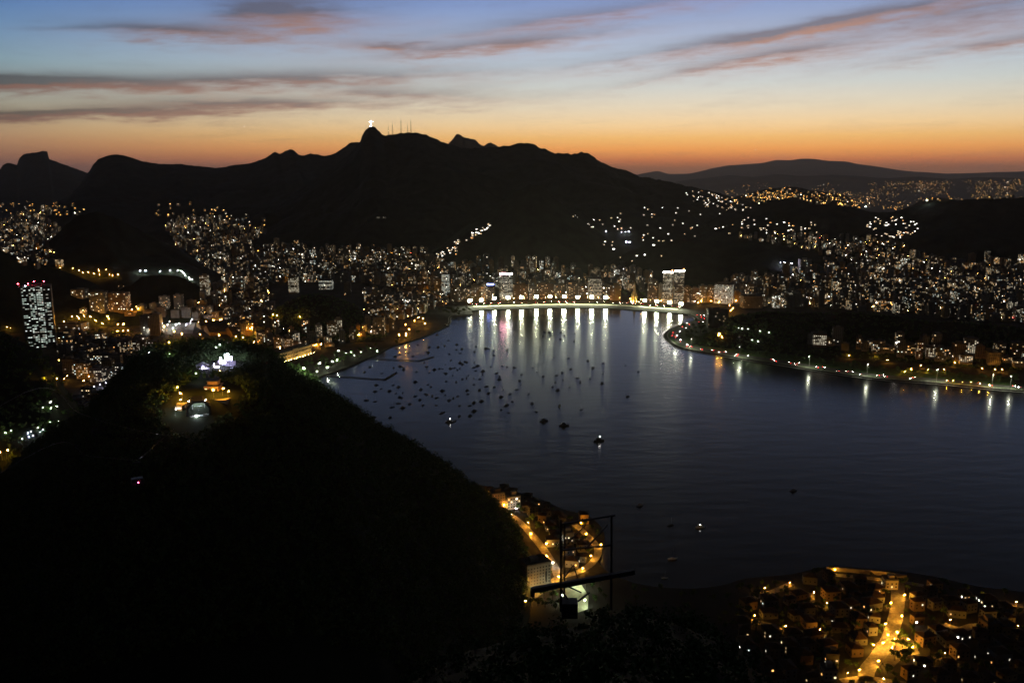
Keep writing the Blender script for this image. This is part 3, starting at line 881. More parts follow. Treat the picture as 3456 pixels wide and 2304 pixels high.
def building(sp, label, group, name='apartment_block', cat='building'):
    t = thing(name, label, cat, (sp['x'], sp['y'], sp['z']), sp['rot'], group)
    w, d, h = sp['w'], sp['d'], sp['h']
    wm = TONES[sp['tone']][1]
    m = MB(); m.box(0, 0, -3, w, d, h + 3, bottom=False)
    if sp.get('fins'):
        n = max(2, int(w / 5))
        for i in range(n + 1):
            m.box(-w / 2 + i * w / n, -d / 2 - 0.3, 0, 0.5, 0.6, h)
            m.box(-w / 2 + i * w / n, d / 2 + 0.3, 0, 0.5, 0.6, h)
    m.build('wall', wm, t)
    m = MB()
    m.box(0, 0, h + 0.02, w + 0.7, d + 0.7, 0.45)
    for ex in (-1, 1):
        m.box(ex * (w / 2 + 0.1), 0, h + 0.5, 0.3, d + 0.5, 0.8)
        m.box(0, ex * (d / 2 + 0.1), h + 0.5, w - 0.1, 0.3, 0.8)
    rf = m.build('roof', M_ROOF, t)
    m = MB(); k = R.uniform(0.3, 0.55)
    m.box(R.uniform(-0.1, 0.1) * w, 0, h + 0.5, w * k, d * k, R.uniform(2.6, 4.5))
    m.build('roof_house', wm, rf)
    m = MB(); m.box(w * 0.34, d * 0.3, h + 0.5, 2.0, 2.0, 2.0); m.build('water_tank', M_ROOF, rf)
    if sp.get('band'):
        sp = dict(sp, lit=min(0.62, sp['lit'] * 0.8), pal='office_cool' if sp['pal'] == 'cool' else 'office_warm')
    elif sp['lit'] < 0.5:
        sp = dict(sp, lit=sp['lit'] * 0.8)
    else:
        sp = dict(sp, pal='office_cool' if sp['pal'] == 'cool' else 'office_warm')
    m = MB(); panes(m, sp, True)
    if m.f:
        o = m.build('windows', WINM, t); o['kind'] = 'stuff'
    return t
def hipped(sp, label, group, name='house'):
    t = thing(name, label, 'house', (sp['x'], sp['y'], sp['z']), sp['rot'], group)
    w, d, h = sp['w'], sp['d'], sp['h']
    m = MB(); m.box(0, 0, -2, w, d, h + 2, bottom=False); m.build('wall', TONES[sp['tone']][1], t)
    m = MB(); e = 0.5; rh = min(w, d) * 0.26; k = max(0.0, (w - d) / 2)
    A = [(-w / 2 - e, -d / 2 - e, h), (w / 2 + e, -d / 2 - e, h), (w / 2 + e, d / 2 + e, h), (-w / 2 - e, d / 2 + e, h)]
    k2 = max(0.0, (d - w) / 2)
    r0, r1 = (-k, -k2, h + rh), (k, k2, h + rh)
    if w >= d:
        m.quad(A[0], A[1], r1, r0); m.poly([A[1], A[2], r1]); m.quad(A[2], A[3], r0, r1); m.poly([A[3], A[0], r0])
    else:
        m.poly([A[0], A[1], r0]); m.quad(A[1], A[2], r1, r0); m.poly([A[2], A[3], r1]); m.quad(A[3], A[0], r0, r1)
    m.quad(A[3], A[2], A[1], A[0])
    m.build('roof', M_TILE, t)
    m = MB(); panes(m, sp, True)
    if m.f:
        o = m.build('windows', WINM, t); o['kind'] = 'stuff'
    return t

OCC = {}
def free(x, y, r):
    gx, gy = int(x // 40), int(y // 40)
    for i in (-1, 0, 1):
        for j in (-1, 0, 1):
            for (a, b, q) in OCC.get((gx + i, gy + j), ()):
                if (a - x) ** 2 + (b - y) ** 2 < (r + q) ** 2:
                    return False
    return True
def claim(x, y, r):
    OCC.setdefault((int(x // 40), int(y // 40)), []).append((x, y, r))
def inpoly(x, y, P):
    c = False; j = len(P) - 1
    for i in range(len(P)):
        if (P[i][1] > y) != (P[j][1] > y) and x < (P[j][0] - P[i][0]) * (y - P[i][1]) / (P[j][1] - P[i][1]) + P[i][0]:
            c = not c
        j = i
    return c
COASTXY = [(p.x, p.y) for p in coast]
def on_land(x, y, margin=0):
    return inpoly(x, y, COASTXY)
SPECS = []

# ---- landmark blocks read off the photograph: (x0, x1, top, foot, ...)
def landmark(x0, x1, top, y=None, foot=None, depth=None, rot=0.0, lit=0.3, pal='mix', tone=0, label='', name='tower_block', z=None, **kw):
    """a block whose outline runs from x0 to x1 and up to top; it stands where the view through its foot meets the land"""
    xm = (x0 + x1) / 2
    if y is None:
        P, ok = hit([xm], [foot]); y = float(P[0][1])
    a, b = at_y(x0, top, y), at_y(x1, top, y)
    w = (b.x - a.x)
    dd = depth or w * 0.7
    zg = float(terrain(np.array([(a.x + b.x) / 2]), np.array([y]))[0]) if z is None else z
    sp = dict(x=(a.x + b.x) / 2, y=y + dd / 2, z=zg, w=w, d=dd, h=a.z - zg, rot=rot, lit=lit, pal=pal, tone=tone, **kw)
    claim(sp['x'], sp['y'], max(w, dd) * 0.6)
    t = building(sp, label, None, name)
    return t, sp

# office tower on the left with lit floors
def office_tower():
    sp = dict(x=0, y=0, z=0)
    y = 1950.0
    a, b = at_y(58, 968, y), at_y(153, 968, y)
    w = b.x - a.x; zt = a.z; cx = (a.x + b.x) / 2
    t = thing('office_tower', 'tall dark office tower with pale lit floors and red beacons on its roof', 'tower', (cx, y + 20, 2.4), rad(22))
    h = zt - 2.4
    m = MB(); m.box(0, 0, -2, w * 0.93, 36, h + 2, bottom=False); m.build('wall', mat('tower_wall', (0.02, 0.02, 0.02), 0.5, 0.2, 0.1), t)
    m = MB(); m.box(0, 0, h + 0.02, w * 0.95, 37, 1.2); rf = m.build('roof', M_ROOF, t)
    m = MB(); m.box(0, 0, h + 1.3, w * 0.5, 18, 5); m.build('plant_room', TONES[4][1], rf)
    # vertical piers split the front into four bays
    for i in range(5):
        m = MB(); m.box(-w * 0.465 + i * w * 0.2325, -18.6, 0, 2.4, 1.2, h); m.build('pier', MATS['tower_wall'], t)
    rows = int(h / 3.9)
    for r_ in range(rows):
        for c in range(4):
            p = (0.55, 0.72, 1.0, 0.5)[c] * (1.0 if R.random() < 0.82 else 0.2)
            if r_ < 3: p *= 0.5
            for s_ in range(3):
                if R.random() < p * 0.82:
                    u = -w * 0.465 + (c + 0.5) * w * 0.2325 + (s_ - 1) * 5.2
                    m = MB(); z = 4 + r_ * 3.9
                    m.quad((u - 2.3, -18.15, z), (u + 2.3, -18.15, z), (u + 2.3, -18.15, z + 1.25), (u - 2.3, -18.15, z + 1.25))
                    m.build('window', TW[R.choice((0, 1, 1, 2))], t)
    for k, (px, py) in enumerate(((56, 956), (86, 957), (103, 950), (133, 951))):
        q = at_y(px, py, y + 2)
        m = MB(); m.octa((0, 0, 0), 1.0); o = m.build('beacon', L_RED, t)
        o.location = Vector((q.x - cx, -16, q.z - 2.4))
        m = MB(); m.bar((0, 0, -(q.z - 2.4 - h) - 0.2), (0, 0, -0.6), 0.25, n=5); m.build('beacon_stalk', M_POLE, o)
    m = MB(); m.octa((-w * 0.3, -17, h + 2.5), 1.0); m.build('roof_light', emat('roof_lamp', (0.75, 0.8, 1.0), 45, False), t)
    claim(cx, y + 20, 45)
TW = [emat('tower_window_%d' % k, c, s, False) for k, (c, s) in enumerate((((1.0, 0.97, 0.8), 0.5), ((0.82, 1.0, 0.86), 0.75), ((0.9, 1.0, 0.9), 1.6)))]
office_tower()
landmark(237, 283, 978, y=2330, lit=0.16, pal='mix', tone=0, label='slender beige tower, nearest the office tower of three lit from below')
landmark(298, 348, 986, y=2300, lit=0.14, pal='mix', tone=1, label='grey tower, middle one of three standing in sodium light')
landmark(363, 421, 990, y=2310, lit=0.16, pal='mix', tone=2, label='brown tower block, last of three standing in sodium light')
landmark(400, 470, 985, y=2420, lit=0.10, pal='mix', tone=4, label='wide dark slab rising just behind the brown tower')
landmark(470, 512, 1068, foot=1130, lit=0.05, pal='warm', tone=0, label='low beige block beside the bright bus yard')
landmark(498, 536, 1062, foot=1132, lit=0.05, pal='warm', tone=3, label='cream stair tower block at the bright bus yard')
landmark(196, 272, 1094, foot=1119, lit=0.10, pal='cool', tone=3, label='long low cream hall below the slender beige tower', name='hall')
landmark(672, 698, 930, foot=995, lit=0.75, pal='warm', tone=5, band=True, label='narrow office block with every floor glowing yellow')
landmark(972, 1002, 935, foot=990, lit=0.8, pal='warm', tone=5, band=True, label='yellow-lit office slab in the valley behind the wooded knoll')
landmark(1160, 1182, 955, foot=1000, lit=0.04, pal='warm', tone=0, label='pale plain stair tower standing above the valley roofs')
landmark(1075, 1118, 945, foot=978, lit=0.65, pal='cool', tone=1, band=True, label='office block with bluish lit floors behind the wooded knoll')
landmark(1258, 1295, 1072, foot=1128, lit=0.12, pal='mix', tone=1, label='grey apartment block at the edge of the wooded knoll')
landmark(1490, 1516, 925, foot=1004, lit=0.7, pal='cool', tone=1, band=True, label='tall office block of white lit floors at the marina end of the beach')
landmark(1465, 1488, 940, foot=1002, lit=0.05, tone=0, label='plain pale slab next to the white lit office block')
landmark(1452, 1470, 930, y=2950, lit=0.06, tone=0, label='beige block behind the plain pale slab')
# beachfront row
ROW = [(1520, 1552, 968, 0, 0.10, 'cream-green'), (1553, 1588, 972, 1, 0.14, ''), (1590, 1622, 962, 0, 0.12, ''), (1624, 1640, 958, 3, 0.35, ''), (1641, 1668, 970, 4, 0.25, ''), (1732, 1782, 960, 5, 0.10, ''), (1786, 1808, 966, 1, 0.30, ''),
       (1812, 1868, 957, 2, 0.12, ''), (1871, 1912, 960, 1, 0.22, ''), (1914, 1952, 952, 4, 0.25, ''), (1955, 1984, 962, 2, 0.2, ''), (2036, 2058, 958, 4, 0.15, ''), (2060, 2096, 962, 5, 0.12, ''), (2190, 2222, 948, 2, 0.18, ''),
       (2310, 2334, 968, 5, 0.15, ''), (2336, 2360, 972, 2, 0.2, ''), (2362, 2386, 965, 0, 0.2, ''), (2388, 2412, 966, 5, 0.16, '')]
bfront = inland(bl, 172)
def front_y(px):
    return min(bfront, key=lambda p: abs(to_px((p.x, p.y, 10))[0] - px)).y if px < 2300 else at_z(px, 1022 if px < 2420 else 1030, 3).y
for i, (a, b, top, tone, lit, _) in enumerate(ROW):
    landmark(a, b, top, y=front_y((a + b) / 2) + (i % 3) * 6, depth=22, lit=lit, pal='warm' if i % 2 else 'mix', tone=tone, fins=i % 2 == 0,
             label='%s apartment block in the beachfront row, %s from the marina end' % (TONES[tone][0], ordinal(i + 1)), name='beachfront_block')
t, sp = landmark(1686, 1730, 928, y=front_y(1708) + 4, depth=26, lit=0.7, pal='cool', tone=1, band=True, label='office tower with a glowing pink sign on top, in the beachfront row')
m = MB(); m.box(-sp['w'] * 0.2, -sp['d'] / 2 - 0.6, sp['h'] + 1.4, sp['w'] * 0.56, 0.8, 5.2); m.build('sign', emat('pink_sign', (1.0, 0.42, 0.52), 26), t)
m = MB(); m.box(sp['w'] * 0.32, -sp['d'] / 2 - 0.6, sp['h'] + 1.4, sp['w'] * 0.34, 0.8, 4.2); m.build('sign', emat('white_sign', (1.0, 0.92, 0.95), 14), t)
t, sp = landmark(1642, 1668, 963, y=front_y(1655) + 30, depth=18, lit=0.3, pal='cool', tone=4, label='block with a small blue sign on its roof beside the pink signed tower')
m = MB(); m.box(0, -sp['d'] / 2 - 0.5, sp['h'] + 1.3, sp['w'] * 0.9, 0.7, 4.0); m.build('sign', emat('blue_sign', (0.22, 0.32, 1.0), 12), t)
landmark(1988, 2032, 940, y=front_y(2010) + 3, depth=30, lit=0.85, pal='warm', tone=4, band=True, label='broad office block with all floors lit, beside the church avenue')
# twin-winged tower with a lit crown
def crown_tower():
    y = front_y(2270) + 12
    t = None
    for k, (a, b, top, lab) in enumerate(((2238, 2272, 914, ''), (2272, 2308, 910, ''))):
        pa, pb = at_y(a, top, y), at_y(b, top, y)
        w = pb.x - pa.x
        if t is None:
            t = thing('crown_tower', 'twin-winged tower with a blazing white band round its crown', 'tower', (at_y(2272, top, y).x, y, 2.4), 0)
        cx = (pa.x + pb.x) / 2 - t.location.x
        h = pa.z - 2.4
        sp = dict(x=t.location.x, y=y, z=2.4, w=w - 1.5, d=24, h=h - 6, rot=rad((-10, 14)[k]), lit=(0.5, 0.35)[k], pal='office_warm', band=True)
        m = MB(); m.box(0, 0, -1, w - 1.5, 24, h, bottom=False); wg = m.build('wing', TONES[(0, 1)[k]][1], t); wg.location = (cx, (0, 4)[k], 0); wg.rotation_euler = (0, 0, sp['rot'])
        m = MB(); panes(m, dict(sp, rot=0.0), True); o = m.build('windows', WINM, wg); o['kind'] = 'stuff'
        m = MB(); m.box(0, 0, h - 1, w - 0.6, 25, 1.0); m.build('roof', M_ROOF, wg)
        m = MB(); m.box(0, -12.7, h - 4.4, w - 1.0, 0.7, 3.0); m.build('crown_light', emat('crown_light', (1.0, 0.93, 0.85), 40), wg)
        m = MB(); m.octa((w * 0.42, -10, h + 3), 0.9); m.bar((w * 0.42, -10, h), (w * 0.42, -10, h + 2.4), 0.2, n=5); m.build('beacon', emat('amber_beacon', (1.0, 0.35, 0.1), 40, False), wg)
    m = MB(); m.box(0, -10.5, -1, 2.6, 3.0, at_y(2272, 914, y).z - 4); m.build('stair_shaft', mat('floodlit_shaft', (0.6, 0.58, 0.45), 0.8, 0.1, 0.2), t)
    claim(t.location.x, y, 45)
crown_tower()
landmark(2226, 2236, 958, y=front_y(2230) - 6, depth=14, lit=0.05, tone=3, label='slim cream block in front of the crowned tower')
t, sp = landmark(2418, 2478, 960, foot=1026, depth=30, rot=rad(-20), lit=0.7, pal='cool', tone=0, label='long lit office slab set askew past the end of the beach')
landmark(2480, 2500, 985, foot=1022, lit=0.1, tone=5, label='ochre block just behind the askew lit slab')
landmark(2520, 2545, 958, foot=1015, lit=0.2, tone=5, pal='warm', label='ochre tower block beyond the end of the beach')
landmark(2510, 2575, 1000, foot=1040, lit=0.05, tone=0, label='wide beige block at the foot of the ochre tower')
landmark(2392, 2460, 1045, y=2230, depth=24, lit=0.05, pal='warm', tone=4, label='dark bulky block on the point inside the bend of the shore road')
t, sp = landmark(2703, 2740, 876, foot=925, lit=0.06, tone=3, label='pale floodlit tower alone above the dark hillside')
landmark(1270, 1305, 838, y=4100, lit=0.5, pal='warm', tone=0, label='wide yellowish block high at the back of the valley')
landmark(1185, 1215, 862, y=3900, lit=0.06, tone=3, label='pale block lit from below at the back of the valley')

# gothic church, floodlit yellow
def church():
    y = front_y(2140) + 10
    g = at_y(2140, 1000, y)
    t = thing('church', 'yellow floodlit gothic church with a tall thin spire between dark trees', 'church', (g.x, y, 2.4), 0)
    M_CH = mat('church_stone', (0.55, 0.46, 0.26), 0.85, 0.15, 0.3)
    s = y / FPX                                    # metres per photograph pixel here
    zt = at_y(2140, 949, y).z - 2.4
    m = MB(); m.box(0, 10, 0, 10 * s, 34, 0.33 * zt, bottom=False); m.build('nave', M_CH, t)
    m = MB(); w = 5.5 * s; hh = 0.33 * zt; r = 0.5 * zt
    m.quad((-w, -7.2, hh), (w, -7.2, hh), (w, 27.2, hh), (-w, 27.2, hh))
    m.quad((-w, -7.2, hh), (-w, 27.2, hh), (0, 27.2, r), (0, -7.2, r)); m.quad((w, 27.2, hh), (w, -7.2, hh), (0, -7.2, r), (0, 27.2, r)); m.poly([(w, -7.2, hh), (-w, -7.2, hh), (0, -7.2, r)])
    m.build('roof', mat('church_roof', (0.3, 0.24, 0.14), 0.9, 0.2, 0.3), t)
    m = MB(); m.box(0, -11, 0, 7.5, 7.5, 0.48 * zt, bottom=False); tw = m.build('tower', M_CH, t)
    m = MB(); m.box(0, -11, 0.48 * zt, 6.6, 6.6, 0.52 * zt, taper=0.05); m.build('spire', M_CH, tw)
    for ex in (-1, 1):
        m = MB(); m.box(ex * 6.8 * s, -8, 0, 5, 5, 0.26 * zt, bottom=False); sd = m.build('side_tower', M_CH, t)
        m = MB(); m.box(ex * 6.8 * s, -8, 0.26 * zt, 4.6, 4.6, 0.2 * zt, taper=0.06); m.build('spire', M_CH, sd)
        for ey in (-1, 1):
            m = MB(); m.box(ex * 3.1, -11 + ey * 3.1, 0.48 * zt, 1.2, 1.2, 0.14 * zt, taper=0.1); m.build('pinnacle', M_CH, tw)
    m = MB(); m.box(0, -14.85, 3, 2.4, 0.3, 8); m.build('door', M_DARK, tw)
    for k in range(4):
        a = (-12, -5, 5, 12)[k]
        fl = MB(); fl.box(a, -27, 0.2, 1.6, 1.0, 1.0); o = fl.build('floodlight', M_DARK, t)
        q = MB(); q.quad((a - 0.8, -26.45, 0.4), (a + 0.8, -26.45, 0.4), (a + 0.8, -26.8, 1.5), (a - 0.8, -26.8, 1.5)); q.build('lens', emat('church_flood', (1.0, 0.72, 0.20), 900), o)
    claim(g.x, y, 30)
church()

# long palace floodlit orange near the bay
def palace():
    a, b = at_z(943, 1224, LANDZ), at_z(1052, 1190, LANDZ)
    v = b - a; L = v.length; rz = math.atan2(v.y, v.x)
    c = (a + b) / 2
    t = thing('palace', 'long low palace front floodlit golden with rows of windows, near the marina', 'palace', (c.x, c.y, LANDZ), rz)
    MP = mat('palace_stucco', (0.55, 0.45, 0.28), 0.85, 0.12, 0.3)
    h = 17.0
    m = MB(); m.box(0, 12, 0, L, 22, h, bottom=False); m.build('wall', MP, t)
    m = MB(); m.box(0, 12, h + 0.02, L + 1.2, 23.2, 1.0); m.build('cornice', MP, t)
    m = MB(); m.box(0, 12, h + 1.1, L * 0.98, 20, 4, taper=0.8); m.build('roof', M_ROOF, t)
    m = MB(); m.box(0, 0.2, 0, L * 0.14, 3.0, h + 3, bottom=False); pv_ = m.build('pavilion', MP, t)
    n = int(L / 5)
    for i in range(n):
        u = -L / 2 + (i + 0.5) * L / n
        for z in (3.0, 10.0):
            yy = -1.45 if abs(u) < L * 0.07 else 0.86
            m = MB(); m.box(u, yy, z, 2.0, 0.2, 4.0); m.build('window', GLASS, t)
        if i % 2 == 0:
            fl = MB(); fl.box(u, -7.5, 0.3, 1.4, 0.8, 0.8); o = fl.build('floodlight', M_DARK, t)
            q = MB(); q.quad((u - 0.6, -7.05, 0.5), (u + 0.6, -7.05, 0.5), (u + 0.6, -7.3, 1.4), (u - 0.6, -7.3, 1.4)); q.build('lens', emat('palace_flood', (1.0, 0.58, 0.13), 420), o)
    claim(c.x, c.y, L * 0.4)
    for k in (-0.3, 0, 0.3):
        claim(c.x + v.x * k, c.y + v.y * k, 20)
palace()
# ------------------------------------------------------------------ the city: blocks by district
# (place phrase, outline in photograph pixels, spacing, heights, widths, lit share, palette, highest ground allowed)
DIST = [
 ('on the far leftmost slope', [(0, 678), (90, 676), (215, 690), (150, 740), (200, 770), (235, 830), (170, 872), (215, 900), (100, 905), (0, 850)], 15, (14, 34), (12, 20), 0.16, 'mix', 160),
 ('behind the dark hump', [(560, 770), (620, 735), (760, 716), (900, 790), (760, 850), (640, 850), (600, 830)], 15, (18, 40), (12, 20), 0.10, 'mix', 120),
 ('deep in the main valley', [(640, 850), (900, 790), (1120, 815), (1300, 838), (1440, 872), (1480, 905), (1200, 910), (900, 900), (640, 905)], 13, (24, 50), (13, 22), 0.11, 'mix', 60),
 ('in the middle of the valley', [(620, 905), (900, 900), (1200, 910), (1480, 905), (1600, 915), (1600, 960), (1470, 985), (1200, 955), (900, 950), (640, 945)], 13, (24, 48), (14, 24), 0.12, 'mix', 40),
 ('behind the beachfront row', [(1560, 885), (1760, 870), (1860, 900), (2000, 930), (2110, 920), (2200, 935), (2200, 985), (1900, 985), (1620, 985)], 13, (22, 46), (13, 22), 0.13, 'mix', 60),
 ('around the tunnel road', [(240, 905), (420, 930), (620, 905), (640, 945), (420, 958), (260, 950)], 14, (8, 20), (14, 24), 0.2, 'warm', 40),
 ('behind the three towers', [(280, 955), (420, 962), (640, 955), (900, 955), (900, 1010), (640, 1040), (280, 1060)], 14, (18, 40), (14, 24), 0.12, 'mix', 40),
 ('between towers and wooded knoll', [(430, 1060), (640, 1045), (900, 1010), (960, 1090), (870, 1150), (740, 1080), (640, 1075)], 13, (9, 26), (14, 26), 0.10, 'mix', 40),
 ('at the foot of the wooded knoll', [(860, 1150), (960, 1095), (1240, 1100), (1330, 1110), (1250, 1135), (1150, 1160), (1060, 1180), (960, 1180)], 12, (12, 32), (14, 22), 0.15, 'mix', 30),
 ('behind the marina road', [(1230, 985), (1480, 990), (1560, 1005), (1480, 1035), (1400, 1070), (1300, 1090), (1250, 1060)], 13, (10, 26), (14, 24), 0.16, 'mix', 30),
 ('beyond the askew lit slab', [(2430, 960), (2620, 935), (2700, 940), (2760, 1035), (2600, 1040), (2500, 1020)], 13, (20, 42), (14, 22), 0.14, 'mix', 40),
 ('below the pale floodlit tower', [(2640, 930), (2800, 900), (3060, 900), (3060, 1060), (2760, 1040)], 13, (20, 44), (13, 22), 0.17, 'mix', 50),
 ('toward the far right of the city', [(3060, 850), (3456, 830), (3500, 1090), (3300, 1085), (3060, 1060)], 14, (16, 40), (13, 22), 0.15, 'mix', 60),
 ('under the wooded hills', [(2480, 800), (2800, 790), (3060, 830), (3060, 900), (2800, 900), (2760, 850)], 15, (12, 28), (12, 20), 0.13, 'warm', 120),
 ('in the waterside apartment row', [(2720, 1125), (2960, 1135), (3200, 1160), (3470, 1170), (3470, 1235), (3200, 1222), (2960, 1198), (2720, 1170)], 9, (16, 38), (15, 28), 0.36, 'warm', 30),
 ('below the low cream hall', [(210, 1150), (420, 1165), (520, 1172), (450, 1215), (400, 1262), (330, 1290), (240, 1262), (215, 1200)], 12, (18, 34), (16, 26), 0.14, 'mix', 40),
 ('beside the sports ground', [(40, 1410), (130, 1400), (200, 1370), (300, 1330), (370, 1330), (230, 1420), (120, 1500), (20, 1560)], 11, (6, 14), (14, 24), 0.25, 'cool', 30),
]
rs = np.random.RandomState(3)
for di, (phrase, P, gap, hr, wr, lit, pal, zmax) in enumerate(DIST):
    xs = [p[0] for p in P]; ys = [p[1] for p in P]
    area = abs(sum(P[i][0] * P[i - 1][1] - P[i - 1][0] * P[i][1] for i in range(len(P)))) / 2
    n = int(min(2600, area * 0.06 + 250))
    cand = []
    while len(cand) < n:
        x, y = R.uniform(min(xs), max(xs)), R.uniform(min(ys), max(ys))
        if inpoly(x, y, P):
            cand.append((x, y))
    C = np.array(cand)
    G, ok = hit(C[:, 0], C[:, 1], 900, 7000)
    base_rot = R.uniform(-0.35, 0.35)
    for k in range(len(G)):
        x, y, z = G[k]
        if not ok[k] or z > zmax or not on_land(x, y):
            continue
        w = R.uniform(*wr)
        rr = gap * (0.8 + 0.5 * R.random()) * 0.82
        if not free(x, y, rr):
            continue
        claim(x, y, rr)
        h = R.uniform(*hr) * (1.25 if R.random() < 0.12 else 1.0) * (0.45 if R.random() < 0.18 else 1.0)
        l = lit * R.choice((0, 0.15, 0.3, 0.6, 1.0, 1.6, 2.6, 3.4))
        SPECS.append(dict(x=x, y=y, z=z, w=w, d=w * R.uniform(0.6, 0.95), h=h, rot=base_rot + R.choice((0, 0, math.pi / 2)) + R.uniform(-0.12, 0.12), lit=min(l * 1.05, 0.65), pal=R.choice((pal, 'mix', 'cool', 'warm', 'warm', 'dim', 'dim', 'dim', 'dim')),
                          tone=R.choice((0, 1, 1, 2, 4, 4, 5)), band=R.random() < 0.12, di=di))
V = visible([(s['x'], s['y'], s['z'] + s['h']) for s in SPECS])
SPECS = [s for s, v in zip(SPECS, V) if v]
def shown(s):
    px, py = to_px((s['x'], s['y'], s['z'] + s['h']))
    inside = -20 < px < 3476 and py < 2304
    return (s['w'] * s['h'] / (s['y'] ** 2)) * (1 if inside else 0)
SPECS.sort(key=shown, reverse=True)
# keep every district represented among the single blocks
single, rest, cnt = [], [], {}
for s in SPECS:
    if len(single) < 250 and cnt.get(s['di'], 0) < 34:
        single.append(s); cnt[s['di']] = cnt.get(s['di'], 0) + 1
    else:
        rest.append(s)
byd = {}
for s in single:
    byd.setdefault(s['di'], []).append(s)
for di, L in byd.items():
    L.sort(key=lambda s: to_px((s['x'], s['y'], s['z']))[0])
    for i, s in enumerate(L):
        st = s['h'] / 3.1
        size = 'low' if st < 6 else ('mid-height' if st < 11 else 'tall')
        lt = 'few' if s['lit'] < 0.08 else ('scattered' if s['lit'] < 0.2 else 'many')
        lab = '%s %s block, %s lit windows, %s from left %s' % (size, TONES[s['tone']][0], lt, ordinal(i + 1), DIST[di][0])
        building(s, lab, 'apartment blocks ' + DIST[di][0])
# the rest of the city as one mass
wall, win = MB(), MB()
for s in rest:
    wall.box(s['x'], s['y'], s['z'] - 4, s['w'], s['d'], s['h'] + 4, s['rot'], mi=s['tone'], bottom=False)
    k = R.uniform(0.3, 0.5)
    wall.box(s['x'], s['y'], s['z'] + s['h'] + 0.02, s['w'] * k, s['d'] * k, R.uniform(2, 4), s['rot'], mi=s['tone'], bottom=False)
    panes(win, s, False, local=False)
o = wall.build('city_blocks', [t[1] for t in TONES]); tag(o, 'mass of smaller blocks filling the city between the hills', 'buildings', None, 'stuff')
w2 = win.build('windows', WINM, o); w2['kind'] = 'stuff'

# street lamps between the blocks, more than anyone could count from here
lp, lg = MB(), MB()
for s in R.sample(rest, min(1100, len(rest))):
    a = R.uniform(0, 6.28); q = s['w'] * 0.9
    x, y = s['x'] + q * math.cos(a), s['y'] + q * math.sin(a)
    lp.bar((x, y, s['z'] - 1), (x, y, s['z'] + 9), 0.12, 0.07, 4)
    lg.octa((x, y, s['z'] + 9.2), R.choice((0.4, 0.5, 0.7)), mi=R.choices((0, 1, 2, 3), (5, 2, 0.3, 3.2))[0])
o = lp.build('street_lamps', M_POLE); tag(o, 'countless small street lamps between the city blocks', 'street lamps', None, 'stuff')
w3 = lg.build('lamp_globes', [emat('street_amber', (1.0, 0.5, 0.12), 60, False), emat('street_white', (1.0, 0.93, 0.8), 60, False), emat('street_red', (1.0, 0.08, 0.06), 40, False), emat('street_sodium', (1.0, 0.45, 0.07), 420, True)], o); w3['kind'] = 'stuff'

# ------------------------------------------------------------------ houses on the hillsides
hs_wall = MB(); hs_wall.box(0, 0, -3, 7, 6, 8.5, bottom=False); hs_wall.box(0.6, 0.4, 5.52, 7.6, 6.4, 0.3)
HW = [hs_wall.mesh('wall', TONES[k][1]) for k in (0, 2, 4)]
def win_mesh(mi, two):
    m = MB(); m.quad((-2.6, -3.12, 1.6), (-0.4, -3.12, 1.6), (-0.4, -3.12, 3.3), (-2.6, -3.12, 3.3), mi=0)
    if two: m.quad((0.6, -3.12, 1.6), (2.6, -3.12, 1.6), (2.6, -3.12, 3.2), (0.6, -3.12, 3.2), mi=0)
    m.quad((3.62, -1.2, 1.6), (3.62, 1.0, 1.6), (3.62, 1.0, 3.2), (3.62, -1.2, 3.2), mi=0)
    return m.mesh('window', mi)
HWIN = [win_mesh(emat('hill_window_%s' % n, c, s, False), tw) for n, c, s, tw in (('white', (1.0, 0.92, 0.78), 7, True), ('warm', (1.0, 0.70, 0.36), 6, False), ('glare', (1.0, 0.94, 0.86), 22, False), ('orange', (1.0, 0.45, 0.12), 8, False), ('dim', (1.0, 0.82, 0.6), 3, True))]
def scatter(P, n):
    xs = [p[0] for p in P]; ys = [p[1] for p in P]; out = []
    while len(out) < n:
        x, y = R.uniform(min(xs), max(xs)), R.uniform(min(ys), max(ys))
        if inpoly(x, y, P): out.append((x, y))
    return out
def lineof(pts, n, spread_):
    out = []
    for _ in range(n):
        i = R.randrange(len(pts) - 1); t = R.random()
        out.append((pts[i][0] + (pts[i + 1][0] - pts[i][0]) * t + R.gauss(0, spread_), pts[i][1] + (pts[i + 1][1] - pts[i][1]) * t + R.gauss(0, spread_)))
    return out
SLOPES = [
 ('lit house in the string climbing the steep hill', lineof([(1440, 890), (1500, 850), (1560, 815), (1620, 780), (1658, 755)], 46, 6) + lineof([(1480, 868), (1560, 825)], 14, 9)),
 ('orange-lit house on the far flank of the steep hill', lineof([(1932, 728), (1960, 742), (2012, 778)], 9, 2)),
 ('lit house in the thick cluster on the mountain shoulder', scatter([(2300, 650), (2350, 640), (2440, 660), (2560, 700), (2520, 715), (2430, 712), (2350, 690)], 74)),
 ('lit house on the broad slope beside the steep hill', scatter([(2000, 740), (2120, 700), (2300, 690), (2480, 730), (2560, 790), (2300, 800), (2240, 870), (2120, 890), (2030, 850)], 62)),
 ('lit house in the cluster on the near wooded hill', scatter([(2500, 730), (2600, 740), (2770, 755), (2760, 790), (2660, 800), (2520, 775)], 40)),
 ('lit house in the round cluster on the wooded saddle', scatter([(2905, 740), (2960, 728), (3080, 740), (3110, 775), (3050, 805), (2965, 800), (2915, 770)], 56)),
]
